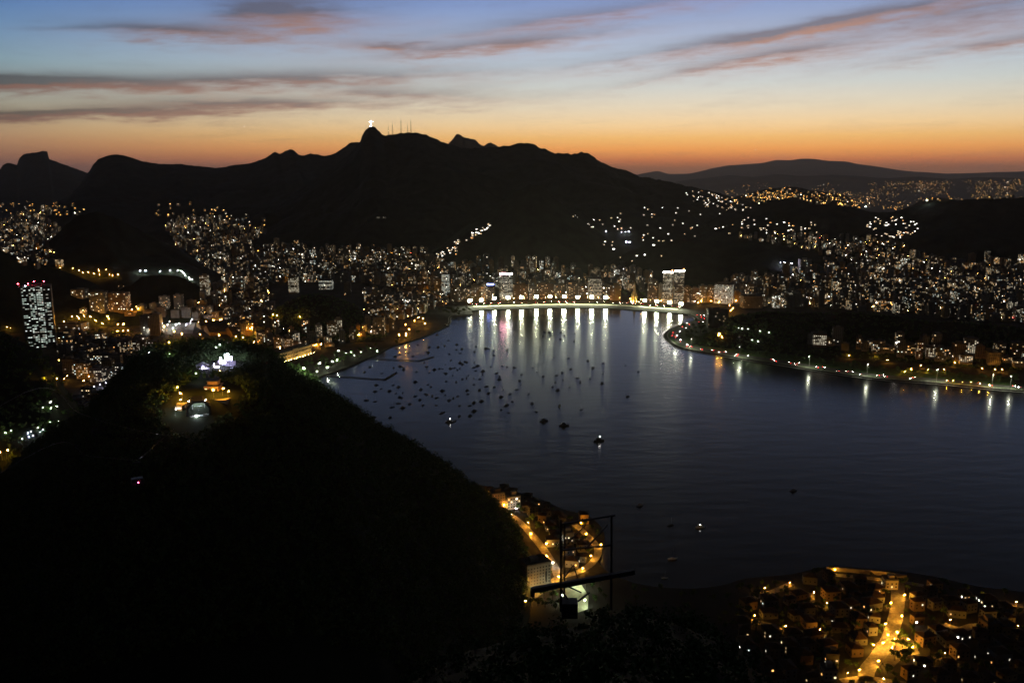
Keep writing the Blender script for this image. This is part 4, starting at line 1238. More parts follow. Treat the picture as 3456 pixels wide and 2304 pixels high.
for lab, pts in SLOPES:
    A = np.array(pts)
    G, ok = hit(A[:, 0], A[:, 1], 1500, 9000)
    for k in range(len(G)):
        if not ok[k]: continue
        x, y, z = G[k]
        t = thing('hillside_house', lab, 'house', (x, y, z), math.atan2(y, x) - math.pi / 2 + R.uniform(-0.5, 0.5), lab.replace('lit house', 'lit houses'))
        t.scale = (1, 1, R.uniform(0.8, 1.5))
        put('wall', R.choice(HW), t); put('window', R.choices(HWIN, (5, 4, 1.2, 1.5, 4))[0], t)
# farther lights than anyone could count: the northern suburbs and the far valley
far_w, far_l = MB(), MB()
def far_block(x, y, z, bright):
    w = R.uniform(10, 22); h = R.uniform(6, 22); rz = math.atan2(y, x) - math.pi / 2 + R.uniform(-0.6, 0.6)
    far_w.box(x, y, z - 4, w, w * 0.7, h + 4, rz, mi=0, bottom=False)
    ca, sa = math.cos(rz), math.sin(rz)
    for q in range(R.choice((1, 1, 1, 2))):
        u = R.uniform(-w * 0.4, w * 0.4); zc = z + R.uniform(1.5, max(h - 1, 2)); s = R.uniform(1.0, 2.0) * bright
        P = [(u - s, -w * 0.35 - 0.2, zc - s * 0.5), (u + s, -w * 0.35 - 0.2, zc - s * 0.5), (u + s, -w * 0.35 - 0.2, zc + s * 0.5), (u - s, -w * 0.35 - 0.2, zc + s * 0.5)]
        far_l.quad(*[(x + a * ca - b * sa, y + a * sa + b * ca, c) for a, b, c in P], mi=R.choices(range(5), (1.5, 8, 0.5, 6, 5))[0])
for (P, n, br, zmx) in (([(2440, 640), (2560, 618), (2700, 614), (2860, 616), (3050, 612), (3456, 606), (3456, 670), (3200, 676), (3010, 712), (2870, 700), (2600, 672), (2480, 690)], 2300, 1.2, 330),
                       ([(2480, 655), (2620, 640), (2700, 660), (2560, 690)], 120, 1.1, 300), ([(0, 685), (80, 680), (210, 688), (300, 700), (250, 735), (120, 725), (0, 730)], 70, 1.0, 500),
                       ([(500, 690), (700, 690), (900, 745), (870, 800), (640, 790), (560, 760)], 60, 1.0, 400), ([(560, 850), (900, 790), (1300, 835), (1480, 900), (1400, 960), (900, 950), (600, 900)], 160, 0.9, 60)):
    A = np.array(scatter(P, n))
    G, ok = hit(A[:, 0], A[:, 1], 2000, 42000, 300)
    # lights gather in quarters with dark gaps between
    dens_ = fbm(A[:, 0], A[:, 1] * 3.0, 90, 3) + 0.5 * fbm(A[:, 0] + 500, A[:, 1] * 2.0, 28, 2)
    for k in range(len(G)):
        if ok[k] and G[k][2] < zmx and (n < 1000 or dens_[k] > R.uniform(-0.35, 0.35)):
            far_block(*G[k], br * (0.7 if R.random() < 0.6 else 1.15))
FARL = [emat('far_light_%s' % n, c, s, False) for n, c, s in (('white', (1.0, 0.86, 0.6), 8), ('amber', (1.0, 0.52, 0.12), 14), ('glare', (1.0, 0.93, 0.8), 40), ('orange', (1.0, 0.42, 0.07), 12), ('dim', (1.0, 0.62, 0.25), 5))]
o = far_w.build('suburb_blocks', TONES[4][1]); tag(o, 'countless low buildings of the far suburbs and valley ends', 'buildings', None, 'stuff')
w2 = far_l.build('windows', FARL, o); w2['kind'] = 'stuff'
# ------------------------------------------------------------------ trees
M_LEAF = mat('leaves', (0.055, 0.095, 0.030), 0.9, 0.45, 0.5)
M_BARK = mat('bark', (0.07, 0.055, 0.04), 0.95, 0.3, 2.0)
trs = np.random.RandomState(21)
TREE = []
for k in range(5):
    hgt = (9, 11, 8, 13, 10)[k]; rw = (4.2, 5.0, 4.6, 5.2, 3.4)[k]
    c = []
    for i in range(13):
        a = trs.rand() * 6.28; q = trs.rand() ** 0.6 * rw * 0.72
        c.append((q * math.cos(a), q * math.sin(a), hgt * (0.52 + 0.36 * trs.rand() * (1 - 0.5 * q / rw))))
    C = np.array(c)
    quads = leaf_quads(C, 20, np.array([(rw * 0.36, rw * 0.36, rw * 0.28)] * 13) * (0.7 + 0.6 * trs.rand(13, 1)), 0.85, trs, 0.35)
    crown = quads_mesh('crown', quads, M_LEAF)
    m = MB(); m.bar((0, 0, -0.6), (0.2, 0, hgt * 0.5), 0.34, 0.2, 7)
    for q in C[:4]:
        m.bar((0.2, 0, hgt * 0.45), tuple(q), 0.16, 0.05, 5)
    TREE.append((m.mesh('trunk', M_BARK), crown))
def tree(loc, label, group, s=1.0, name='tree', kind=None):
    t = thing(name, label, 'tree', loc, R.uniform(0, 6.28), group)
    t.scale = (s * R.uniform(0.9, 1.15), s * R.uniform(0.9, 1.15), s * R.uniform(0.85, 1.15))
    a, b = TREE[kind if kind is not None else R.randrange(5)]
    put('trunk', a, t); put('crown', b, t)
    return t
NT_ = 0
def grove(P, n, label, group, gap=5.0, s=(0.9, 1.4)):
    k = 0
    for (px, py) in scatter(P, n * 12):
        g = at_z(px, py, LANDZ)
        if k >= n or not on_land(g.x, g.y) or not free(g.x, g.y, gap):
            continue
        claim(g.x, g.y, gap); k += 1
        tree((g.x, g.y, 2.7), label, group, R.uniform(*s))
for (q, a) in along(inland(bl, 84), 26, 6):
    if R.random() < 0.85:
        tree((q.x + R.uniform(-5, 5), q.y + R.uniform(-5, 5), 3.0), 'rounded tree in the lit row behind the beach', 'trees behind the beach', R.uniform(0.7, 1.1))
for (q, a) in along(inland(shore_r, 60), 30, 4):
    if to_px((q.x, q.y, 3))[0] < 3480:
        for dd in (0, 22):
            p = (q.x + R.uniform(-10, 10) + dd * 0.3, q.y + R.uniform(-10, 10) + dd)
            if free(p[0], p[1], 4):
                claim(p[0], p[1], 4)
                tree((p[0], p[1], 2.8), 'leafy tree in the park strip beside the shore road', 'trees along the shore road', R.uniform(0.9, 1.5))
grove([(2300, 1085), (2400, 1075), (2480, 1110), (2560, 1170), (2480, 1190), (2380, 1170), (2300, 1140)], 34, 'dark full tree on the point inside the bend of the road', 'trees on the point', 6, (1.1, 1.7))
grove([(1560, 1048), (1590, 1046), (1592, 1060), (1550, 1066), (1500, 1062), (1480, 1050)], 22, 'bushy dark tree on the wooded point ending the beach', 'trees at the marina end of the beach', 5, (1.0, 1.5))
grove([(1000, 1225), (1100, 1200), (1200, 1185), (1290, 1165), (1420, 1120), (1440, 1126), (1300, 1180), (1180, 1228), (1040, 1262)], 40, 'green-lit tree in the marina park', 'trees of the marina park', 5, (0.9, 1.4))
grove([(2080, 985), (2110, 975), (2180, 980), (2190, 1005), (2090, 1010)], 16, 'tree beside the church', 'trees round the church', 5, (1.0, 1.5))
grove([(240, 1125), (330, 1120), (470, 1130), (560, 1140), (480, 1160), (330, 1150)], 24, 'dark tree below the three towers', 'trees below the three towers', 6, (1.0, 1.6))

# ------------------------------------------------------------------ piers
M_DECK = mat('pier_deck', (0.035, 0.034, 0.033), 0.9, 0.3, 0.5)
def pier(pts, label):
    L = [at_z(px, py, 1.2) for px, py in pts]
    t = thing('pier', label, 'pier', (L[0].x, L[0].y, 0))
    o0 = Vector((L[0].x, L[0].y, 0))
    for i, (a, b) in enumerate(zip(L, L[1:])):
        a, b = a - o0, b - o0
        v = b - a; c = (a + b) / 2
        m = MB(); m.box(c.x, c.y, 0.9 + 0.03 * i, v.length + 3, 4.6, 0.55, math.atan2(v.y, v.x)); m.build('deck', M_DECK, t)
        for (q, _) in along([a, b], 13, 3):
            m = MB(); m.bar((q.x, q.y, -1.5), (q.x, q.y, 2.4), 0.35, n=6); m.build('pile', M_DECK, t)
pier([(1235, 1209), (1412, 1217), (1464, 1203)], 'dark bent pier nearer the beach among moored boats')
pier([(1090, 1265), (1298, 1280), (1338, 1256)], 'dark bent pier nearer the big hill')

# ------------------------------------------------------------------ boats
M_HULL = [mat('hull_white', (0.20, 0.20, 0.20), 0.6, 0.2, 1.0), mat('hull_dark', (0.02, 0.022, 0.03), 0.6, 0.3, 1.0), mat('hull_blue', (0.02, 0.03, 0.06), 0.6, 0.3, 1.0)]
M_PALEHULL = mat('hull_pale', (0.62, 0.6, 0.5), 0.5, 0.1, 1.0)
def hull_mesh(L, B, H, material):
    m = MB()
    st = [(-0.5, 0.72), (-0.25, 0.95), (0.05, 1.0), (0.3, 0.72), (0.5, 0.04)]
    rows = []
    for (t_, k) in st:
        x = t_ * L; sh = H * (1.0 + 0.35 * max(t_, 0))
        rows.append([(x, -B / 2 * k, sh), (x * 0.96, -B / 2 * k * 0.7, -0.3), (x * 0.96, B / 2 * k * 0.7, -0.3), (x, B / 2 * k, sh)])
    for a, b in zip(rows, rows[1:]):
        for i in range(3):
            m.quad(a[i], a[i + 1], b[i + 1], b[i])
        m.quad(a[3], a[0], b[0], b[3])
    m.quad(*rows[0][::-1])
    return m.mesh('hull', material)
BOATS = {}
for nm, mt in (('white', M_HULL[0]), ('dark', M_HULL[1]), ('blue', M_HULL[2]), ('pale', M_PALEHULL)):
    mm_ = MB(); mm_.box(-0.4, 0, 1.1, 4.2, 2.0, 0.85, taper=0.8)
    ms = MB(); ms.bar((0.6, 0, 0.8), (0.6, 0, 13.0), 0.10, 0.06, 5); ms.bar((0.6, 0, 2.4), (-4.2, 0, 2.5), 0.09, n=5)
    BOATS['sail', nm] = (hull_mesh(11, 3.4, 1.15, mt), mm_.mesh('cabin', mt), ms.mesh('mast', M_POLE))
    mm_ = MB(); mm_.box(-0.6, 0, 1.3, 5.4, 2.7, 1.7, taper=0.85); mm_.box(-1.0, 0, 3.02, 3.4, 2.2, 0.9, taper=0.8)
    ms = MB(); ms.bar((-1.2, 0, 3.9), (-1.2, 0, 6.0), 0.06, 0.04, 5)
    BOATS['motor', nm] = (hull_mesh(12, 4.0, 1.4, mt), mm_.mesh('cabin', mt), ms.mesh('mast', M_POLE))
def boat(px, py, kind, colour, label, group, scale=1.0, rz=None, light=None):
    p = at_z(px, py, 0)
    t = thing('sailing_boat' if kind == 'sail' else 'motor_boat', label, 'boat', (p.x, p.y, 0.0), R.uniform(0, 6.28) if rz is None else rz, group)
    t.scale = (scale,) * 3
    h, c, ms = BOATS[kind, colour]
    hu = put('hull', h, t); put('cabin', c, t); put('mast', ms, t)
    if light:
        m = MB(); m.octa((0.6, 0, light[0]), 0.35); m.build('boat_lamp', emat('boat_lamp', (1.0, 0.98, 0.9), 90), t)
Z8 = [(680, 370), (735, 350), (708, 392), (805, 383), (845, 418), (435, 405), (495, 385), (585, 405), (578, 447), (415, 447), (455, 475), (350, 460), (830, 452), (745, 458), (945, 440), (955, 398), (1035, 413), (1095, 430), (1097, 466), (1202, 424),
      (1150, 285), (1250, 265), (830, 518), (945, 525), (1165, 550), (1075, 560), (830, 570), (940, 565), (955, 590), (1010, 620), (690, 577), (570, 573), (483, 600), (380, 565), (303, 567), (115, 562), (208, 610), (430, 632), (320, 660), (585, 605), (600, 632),
      (527, 665), (475, 680), (300, 705), (165, 705), (155, 755), (270, 752), (85, 825), (155, 835), (375, 765), (350, 800), (340, 850), (430, 855), (290, 880), (375, 885), (520, 740), (555, 775), (610, 790), (645, 805), (690, 750), (685, 660), (720, 675), (850, 658),
      (895, 628), (940, 700), (985, 745), (1055, 770), (1040, 715), (1100, 720), (1143, 635), (1140, 660), (1120, 610), (1155, 798), (1157, 900), (1190, 870), (1000, 832), (1245, 835), (1280, 740), (1312, 700), (1225, 775), (1243, 597), (1317, 620), (1440, 595), (1490, 635),
      (1595, 627), (1640, 605), (1690, 490), (1575, 480), (1710, 577), (1650, 662), (1587, 682), (1565, 718), (1697, 718), (1605, 745), (1372, 775), (1403, 850), (1620, 870), (1790, 900), (1435, 915), (1760, 648), (1785, 680), (1862, 650), (1885, 568), (1965, 530), (1963, 612),
      (1957, 690), (1845, 512), (2143, 547), (2245, 597), (2160, 795), (535, 865), (640, 865), (745, 825), (700, 920), (825, 950), (910, 948), (1215, 925), (150, 960), (830, 1080), (1540, 285), (1490, 315), (1500, 280), (1550, 310), (1610, 300), (1632, 285), (1660, 310),
      (1628, 338), (1695, 245), (1742, 293), (1738, 355), (800, 680)]
Z8 += [(int(R.gauss(640, 330)), int(R.gauss(640, 170))) for _ in range(70)]
Z8 = [(a, b) for a, b in Z8 if 380 < b < 1000 and a > 60 and b > 480 - a * 0.25 and not (a < 700 and (440 < b < 525 or 615 < b < 668)) or b < 480]
Z8 = [q for q in Z8 if not on_land(at_z(1200 + q[0] * 0.42517, 1000 + q[1] * 0.42517).x, at_z(1200 + q[0] * 0.42517, 1000 + q[1] * 0.42517).y)]
for i, (a, b) in enumerate(Z8):
    px, py = 1200 + a * 0.42517, 1000 + b * 0.42517
    kind = 'sail' if R.random() < 0.4 else 'motor'
    zone = ('off the floodlit beach' if b < 370 else 'between the two piers' if a < 620 and b < 640 else 'in the thick of the moored fleet' if a < 1080 else 'in the glimmering patch of water' if a < 1500 else 'at the outer edge of the fleet')
    lab = 'dark %s boat moored %s' % ('sailing' if kind == 'sail' else 'motor', zone)
    boat(px, py, kind, R.choice(('dark', 'dark', 'blue', 'white')), lab, 'moored boats ' + zone, R.uniform(0.45, 0.92), 0.7 + R.gauss(0, 0.35))
boat(1836, 1421, 'motor', 'dark', 'larger dark motor boat alone below the glimmering patch', None, 1.25, 0.4)
boat(1904, 1436, 'motor', 'dark', 'longest dark motor boat off the outer edge of the fleet', None, 1.35, 0.1)
boat(1518, 1424, 'motor', 'white', 'motor boat with a bright white lamp under way toward the big hill', None, 1.2, 0.3, (4.8,))
boat(2022, 1488, 'motor', 'dark', 'motor boat showing one white lamp in the open bay', None, 1.4, 0.2, (5.2,))
boat(2678, 1656, 'motor', 'white', 'tiny lit boat far out in the dark open bay', None, 0.8, 0.2)
boat(2362, 1780, 'motor', 'pale', 'small pale boat with a lamp off the near shore', None, 0.9, 0.0, (4.2,))
boat(2270, 1886, 'sail', 'pale', 'pale sailing boat with a tall mast off the near shore', None, 0.95, 0.15)
boat(2243, 1951, 'sail', 'pale', 'smaller pale sailing boat closest to the near shore', None, 0.62, 0.1)
boat(2160, 1706, 'motor', 'white', 'dim low boat near the steel frame side of the bay', None, 0.8, 0.5)
boat(2264, 1772, 'sail', 'dark', 'dim sailing boat left of the small pale boat', None, 0.8, 0.5)
boat(1505, 1101, 'motor', 'dark', 'barge tied at the tip of the marina shore', None, 1.6, 0.0)
# ------------------------------------------------------------------ cars
M_CAR = [mat('car_paint_%s' % n, c, 0.35, 0.05, 1.0) for n, c in (('dark', (0.03, 0.03, 0.035)), ('silver', (0.3, 0.3, 0.3)), ('white', (0.5, 0.5, 0.48)), ('yellow', (0.5, 0.36, 0.05)))]
def car_body(material):
    m = MB()
    prof = [(-2.1, 0.35), (-2.1, 0.85), (-1.5, 0.95), (-1.0, 1.42), (0.5, 1.42), (1.1, 0.95), (2.0, 0.8), (2.15, 0.35)]
    n = len(prof)
    for i in range(n):
        a, b = prof[i], prof[(i + 1) % n]
        m.quad((a[0], -0.85, a[1]), (b[0], -0.85, b[1]), (b[0], 0.85, b[1]), (a[0], 0.85, a[1]))
    m.poly([(x, -0.85, z) for x, z in prof]); m.poly([(x, 0.85, z) for x, z in prof[::-1]])
    return m.mesh('body', material)
CARB = [car_body(c) for c in M_CAR]
def small(name, boxes, material):
    m = MB()
    for b in boxes: m.box(*b)
    return m.mesh(name, material)
m = MB(); m.bar((0, -0.1, 0.32), (0, 0.1, 0.32), 0.32, n=10); WHL = m.mesh('wheel', M_DARK)
HDL = small('headlight', [(0, 0, -0.16, 0.12, 0.46, 0.34)], L_HEAD)
TLL = small('tail_light', [(0, 0, -0.12, 0.1, 0.42, 0.26)], L_TAIL)
def car(p, rz, label, group):
    t = thing('car', label, 'car', p, rz, group)
    put('body', R.choice(CARB), t)
    for sx in (-1.3, 1.35):
        for sy in (-0.82, 0.82):
            put('wheel', WHL, t, (sx, sy, 0))
    for sy in (-0.55, 0.55):
        put('headlight', HDL, t, (2.16, sy, 0.66)); put('tail_light', TLL, t, (-2.14, sy, 0.74))
for off, way, step in ((20, 0, 46), (26, 0, 62), (33, math.pi, 58)):
    for (q, a) in along(inland(shore_r, off), step, R.uniform(0, 20)):
        if R.random() < 0.8 and -50 < to_px((q.x, q.y, 3))[0] < 3480:
            car((q.x + R.uniform(-1, 1), q.y, 2.82), a + way, 'car driving %s the bend on the shore road' % ('toward' if way == 0 else 'away from'), 'cars on the shore road %s' % ('toward the bend' if way == 0 else 'away from the bend'))
for off, way, step in ((104, math.pi, 24), (110, math.pi, 30), (118, 0, 24)):
    for (q, a) in along(inland(bl, off), step, R.uniform(0, 20)):
        if R.random() < 0.7:
            car((q.x, q.y, 3.05), a + way, 'car on the avenue behind the beach heading %s' % ('for the marina' if way == 0 else 'for the shore road'), 'cars on the beach avenue')

# ------------------------------------------------------------------ street lamps through the town
def lamps_px(pts, kind, label, group, z=None, scale=1.0, name='street_lamp'):
    A = np.array(pts, float)
    G, ok = hit(A[:, 0], A[:, 1], 400, 9000)
    for g, k in zip(G, ok):
        if k:
            street_lamp((float(g[0]), float(g[1]), float(g[2])), kind, label, group, R.uniform(0, 6.28), name, scale)
def zz(pts, ox, oy, s):
    return [(ox + x * s, oy + y * s) for x, y in pts]
# sodium lamps left of the knoll, read from the photograph (enlarged view 0,900 x 0.3827)
lamps_px(zz([(640, 475), (690, 470), (740, 472), (800, 470), (700, 492), (560, 520), (950, 470), (960, 490), (1160, 410), (1220, 405), (900, 535), (1040, 540), (1090, 540), (1040, 605), (1090, 600), (1130, 598), (1260, 590), (840, 510)], 0, 900, 0.3827), 'sodium',
         'sodium street lamp at the feet of the three towers', 'sodium lamps below the three towers', scale=1.25)
lamps_px(zz([(1760, 520), (1820, 512), (1880, 506), (1960, 502), (1540, 610), (1600, 630), (1760, 630), (2080, 655), (2150, 660), (1450, 560), (1930, 640)], 0, 900, 0.3827), 'sodium', 'sodium street lamp round the long dark sheds', 'sodium lamps by the sheds', scale=1.25)
lamps_px(zz([(1400, 540), (1440, 565), (1480, 545), (1520, 575), (1560, 540), (1590, 530), (1640, 545), (1680, 520), (1500, 515), (1310, 605), (1350, 600), (1420, 575), (1690, 500)], 0, 900, 0.3827), 'white', 'white lamp over the bright bus yard', 'white lamps of the bus yard', scale=1.2, name='yard_lamp')
lamps_px(zz([(2120, 480), (2150, 520), (2180, 550), (2210, 580), (2240, 600), (2270, 630), (2290, 660), (2320, 600), (2230, 540), (2250, 700)], 0, 900, 0.3827), 'sodium', 'sodium lamp on the avenue running past the long sheds', 'sodium lamps on the avenue', scale=1.2)
lamps_px(zz([(730, 80), (775, 75), (830, 90), (880, 95), (940, 50), (960, 95), (1000, 100), (870, 60), (1040, 95), (700, 60), (640, 40), (540, 35)], 0, 900, 0.3827), 'small', 'sodium lamp on the lit tunnel road', 'sodium lamps on the tunnel road', scale=1.1)
lamps_px(zz([(1600, 70), (1620, 85), (1640, 105), (1660, 125), (1680, 140), (1560, 65), (1700, 140), (1420, 68), (1510, 62), (1280, 65), (1240, 70)], 0, 900, 0.3827), 'white', 'white lamp where the tunnel road turns down', 'white lamps on the tunnel road', scale=1.3)
# between the knoll and the beach (enlarged view 800,880 x 0.3827)
lamps_px(zz([(60, 550), (130, 625), (190, 650), (170, 675), (230, 610), (100, 570), (320, 510), (350, 520), (200, 710), (560, 530), (380, 805), (700, 780), (750, 770), (1330, 540), (1320, 590), (1070, 690), (1120, 660), (1170, 645)], 800, 880, 0.3827), 'sodium', 'sodium lamp on the roads round the wooded knoll', 'sodium lamps round the knoll', scale=1.2)
lamps_px(zz([(720, 950), (840, 930), (880, 920), (590, 1010), (700, 1022), (610, 1050), (800, 985)], 800, 880, 0.3827), 'halide', 'bright lamp on the quay below the palace', 'lamps on the palace quay', scale=1.35)
lamps_px(zz([(1490, 598), (1515, 640), (1665, 590), (1430, 690), (1500, 680), (1480, 700), (1640, 545), (1570, 560), (1780, 350), (1700, 330), (1600, 530)], 800, 880, 0.3827), 'sodium', 'sodium lamp on the marina quay road', 'sodium lamps at the marina', scale=1.3)
lamps_px(zz([(1590, 130), (1620, 220), (1650, 255), (1670, 275), (1690, 300), (1600, 165), (1700, 320), (1720, 345)], 800, 880, 0.3827), 'small', 'orange lamp on the straight street running down to the marina', 'lamps on the straight street', scale=1.3)
lamps_px(zz([(870, 860), (900, 820), (960, 840), (1010, 830), (1040, 860), (1090, 830), (890, 890), (1180, 790), (1240, 825)], 800, 880, 0.3827), 'halide_small', 'greenish lamp among the marina park trees', 'greenish lamps in the marina park', scale=0.8)
# behind the beach and to its right
for (q, a) in along(inland(bl, 150), 34, 8):
    street_lamp((q.x, q.y, 3.0), 'small', 'orange lamp on the avenue below the beachfront row', 'orange lamps of the beach avenue', a, scale=1.2)
lamps_px(zz([(620, 510), (650, 505), (540, 515), (600, 600), (960, 680), (1020, 640), (1060, 670), (1050, 705), (850, 540), (770, 570), (880, 590), (1120, 570), (660, 575), (950, 565)], 2200, 880, 0.2551), 'sodium', 'sodium lamp in the streets past the end of the beach', 'sodium lamps past the beach', scale=1.2)
lamps_px(zz([(1160, 488), (1010, 550), (1045, 555), (960, 570), (1090, 525)], 2200, 880, 0.2551), 'white', 'white lamp at the foot of the askew lit slab', 'white lamps by the askew slab', scale=1.4)
lamps_px(zz([(880, 1030), (920, 1050), (900, 1010)], 2200, 880, 0.2551), 'sodium', 'sodium lamp at the foot of the dark block on the point', 'sodium lamps on the point', scale=0.9)
lamps_px(zz([(1100, 690), (700, 630), (980, 740), (1500, 660), (1700, 660), (1850, 730), (2000, 740), (2080, 740), (900, 770), (560, 590), (240, 570), (1180, 750), (1380, 740), (2250, 660), (2330, 690)], 2800, 1050, 0.2789), 'sodium', 'sodium lamp in the street before the waterside row', 'sodium lamps before the waterside row', scale=0.8)
lamps_px(zz([(1190, 930), (1140, 925), (1090, 925), (1280, 940), (1430, 960), (1550, 985), (400, 890), (470, 850), (1340, 1080), (1400, 1100)], 2200, 880, 0.2551), 'halide_small', 'pale lamp in the park before the wooded ridge', 'pale lamps in the park', scale=0.7)
# promenade lamps low over the water, orange
pl = inland(shore_r, 8)
for k, tx in enumerate((3195, 3215, 3245, 3275, 3305, 3335)):
    p = min(pl, key=lambda q: abs(to_px((q.x, q.y, 3))[0] - tx))
    p = at_z(tx, to_px((p.x, p.y, 2.9))[1], 2.9)
    street_lamp((p.x, p.y, 2.9), 'small', 'orange lamp on the seaside promenade, %s of six' % ordinal(k + 1), 'promenade lamps', 0.3, scale=0.62)
# sports floodlights on the hillside
lamps_px([(2636, 903), (2644, 900), (2662, 903), (2672, 904)], 'violet', 'violet-white floodlight beside the hillside pitch', 'pitch floodlights', scale=1.9, name='pitch_floodlight')
lamps_px([(2706, 916), (2096, 793), (2110, 793), (2124, 792), (2114, 827), (2125, 827), (2045, 791)], 'violet', 'bluish white floodlight on the dark slope', 'slope floodlights', scale=1.7, name='slope_floodlight')
lamps_px([(2860, 688), (2920, 704), (3012, 694), (3125, 690)], 'white', 'strong white floodlight at the edge of the far suburbs', 'far floodlights', scale=2.2, name='far_floodlight')
lamps_px(zz([(760, 1115), (800, 1100), (830, 1090), (880, 1075), (940, 1058)], 0, 900, 0.3827), 'violet_small', 'violet-white stadium floodlight beside the big hill', 'stadium floodlights', scale=0.9, name='stadium_floodlight')
lamps_px(zz([(270, 1485), (355, 1492), (300, 1520), (250, 1535), (205, 1552), (375, 1472), (240, 1500)], 0, 900, 0.3827), 'violet_small', 'bluish floodlight in the yard at the edge of the view', 'yard floodlights', scale=0.5, name='yard_floodlight')
lamps_px(zz([(60, 560), (90, 570), (490, 640), (480, 670), (520, 660), (680, 890), (600, 1000), (565, 1025), (415, 1045), (500, 1045), (780, 1005), (750, 1040), (20, 1700), (60, 1690)], 0, 900, 0.3827), 'small', 'small orange lamp in the dark streets below the office tower', 'small orange lamps', scale=1.0)
lamps_px(zz([(450, 1280), (500, 1262), (380, 1275), (440, 1230), (460, 1215), (520, 1395), (450, 1400), (560, 1400), (330, 1450), (100, 1480), (60, 1500)], 0, 900, 0.3827), 'halide_small', 'greenish lamp over the lawns beside the big hill', 'greenish lawn lamps', scale=0.5)

# lawns, yards, sheds on the left
def patch(name, P, material, label, z=LANDZ + 0.3):
    m = MB(); m.poly([tuple(at_z(px, py, z)) for px, py in P]); o = m.build(name, material); tag(o, label, None, None, 'structure')
M_YARD = mat('yard_concrete', (0.13, 0.13, 0.12), 0.9, 0.25, 0.1)
patch('lawn', [(135, 1452), (150, 1428), (225, 1430), (190, 1460)], M_GRASS, 'lit playing field beside the big hill')
patch('yard', [(530, 1128), (545, 1092), (660, 1088), (650, 1125)], M_YARD, 'bright concrete bus yard')
patch('yard', [(270, 1345), (290, 1305), (370, 1300), (350, 1330)], M_YARD, 'lit stadium ground beside the big hill')
def shed(P, h, label):
    L = [at_z(px, py, LANDZ) for px, py in P]
    c = (L[0] + L[2]) / 2
    v = L[1] - L[0]; w = v.length; d = (L[2] - L[1]).length; rz = math.atan2(v.y, v.x)
    t = thing('shed', label, 'shed', (c.x, c.y, LANDZ), rz)
    m = MB(); m.box(0, 0, 0, w, d, h, bottom=False); m.build('wall', TONES[5][1], t)
    m = MB(); m.quad((-w / 2 - 1, -d / 2 - 1, h), (w / 2 + 1, -d / 2 - 1, h), (w / 2 + 1, 0, h + d * 0.15), (-w / 2 - 1, 0, h + d * 0.15)); m.quad((w / 2 + 1, d / 2 + 1, h), (-w / 2 - 1, d / 2 + 1, h), (-w / 2 - 1, 0, h + d * 0.15), (w / 2 + 1, 0, h + d * 0.15)); m.build('roof', M_ROOF, t)
    for ex in (-1, 1):
        m = MB(); m.poly([(ex * w / 2, -d / 2, h), (ex * w / 2, d / 2, h), (ex * w / 2, 0, h + d * 0.145)]); m.build('gable', TONES[5][1], t)
    claim(c.x, c.y, max(w, d) / 2)
shed([(668, 1112), (758, 1104), (760, 1094), (672, 1102)], 9, 'long shed with a sodium-lit front behind the dark sheds')
shed([(696, 1134), (765, 1128), (768, 1110), (700, 1114)], 8, 'dark roofed shed nearest the bus yard')
shed([(770, 1146), (835, 1140), (838, 1116), (775, 1120)], 8, 'dark roofed shed beside the avenue')

# ------------------------------------------------------------------ near shore: the small town under the rock
STREETS = [
 ([(1590, 1662), (1640, 1690), (1700, 1724), (1752, 1760), (1800, 1810), (1840, 1862), (1872, 1915), (1886, 1948)], 9, 'orange-lit main street of the near shore town', 'sodium_strong', 30, 0.62),
 ([(1886, 1948), (1840, 1984), (1790, 2018), (1752, 2050), (1734, 2084)], 9, 'orange-lit street running under the near slope', 'sodium_strong', 30, 0.62),
 ([(1940, 1770), (1975, 1800), (2010, 1838), (2018, 1866), (1996, 1902), (1950, 1930), (1886, 1948)], 8, 'curved waterfront street of the near shore town', 'sodium_strong', 30, 0.55),
 ([(2926, 2304), (2926, 2262), (2962, 2215), (2995, 2165), (3015, 2110), (3028, 2050), (3030, 1995), (3030, 1962)], 12, 'broad sodium-lit street running to the water', 'sodium_strong', 22, 0.66),
 ([(2790, 1938), (2860, 1944), (2950, 1953), (3030, 1962), (3118, 1976)], 7, 'waterfront road along the near sea wall', 'sodium', 44, 0.55),
 ([(2672, 1968), (2610, 1996), (2540, 2018)], 7, 'short waterfront street of the near quarter', 'sodium', 30, 0.55),
 ([(2514, 2090), (2570, 2102), (2640, 2118), (2720, 2136), (2790, 2148)], 7, 'cross street of the near quarter', 'sodium', 28, 0.5),
 ([(2735, 2000), (2750, 2040), (2830, 2050)], 6, 'short lane of the near quarter', 'small', 26, 0.6),
 ([(3290, 2012), (3350, 2030), (3456, 2046)], 7, 'side street near the edge of the view', 'small', 26, 0.6),
 ([(3170, 2100), (3240, 2122), (3300, 2110), (3420, 2128), (3470, 2150)], 8, 'sodium-lit street of the right-hand square', 'sodium', 30, 0.55),
 ([(2840, 2300), (2926, 2290), (3060, 2310)], 8, 'street at the bottom of the near quarter', 'sodium', 26, 0.5),
 ([(3150, 2215), (3210, 2235), (3260, 2255)], 6, 'small garden street of the near quarter', 'small', 28, 0.6),
]
for pts, wd, lab, kind, step, sc in STREETS:
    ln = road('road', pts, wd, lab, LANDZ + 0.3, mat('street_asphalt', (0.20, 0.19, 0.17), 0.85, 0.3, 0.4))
    side = 0
    for q, a in along(ln, step, 8):
        side = 1 - side
        off = (wd / 2 + 0.5) * (1 if side else -1)
        lx, ly = q.x - math.sin(a) * off, q.y + math.cos(a) * off
        street_lamp((lx, ly, LANDZ + 0.1), kind, 'sodium lamp on the %s' % lab.replace('sodium-lit ', '').replace('orange-lit ', ''), 'lamps on the ' + lab, a + (-math.pi / 2 if side else math.pi / 2), scale=sc)
    for q, a in along(ln, 6):
        claim(q.x, q.y, wd * 0.55)
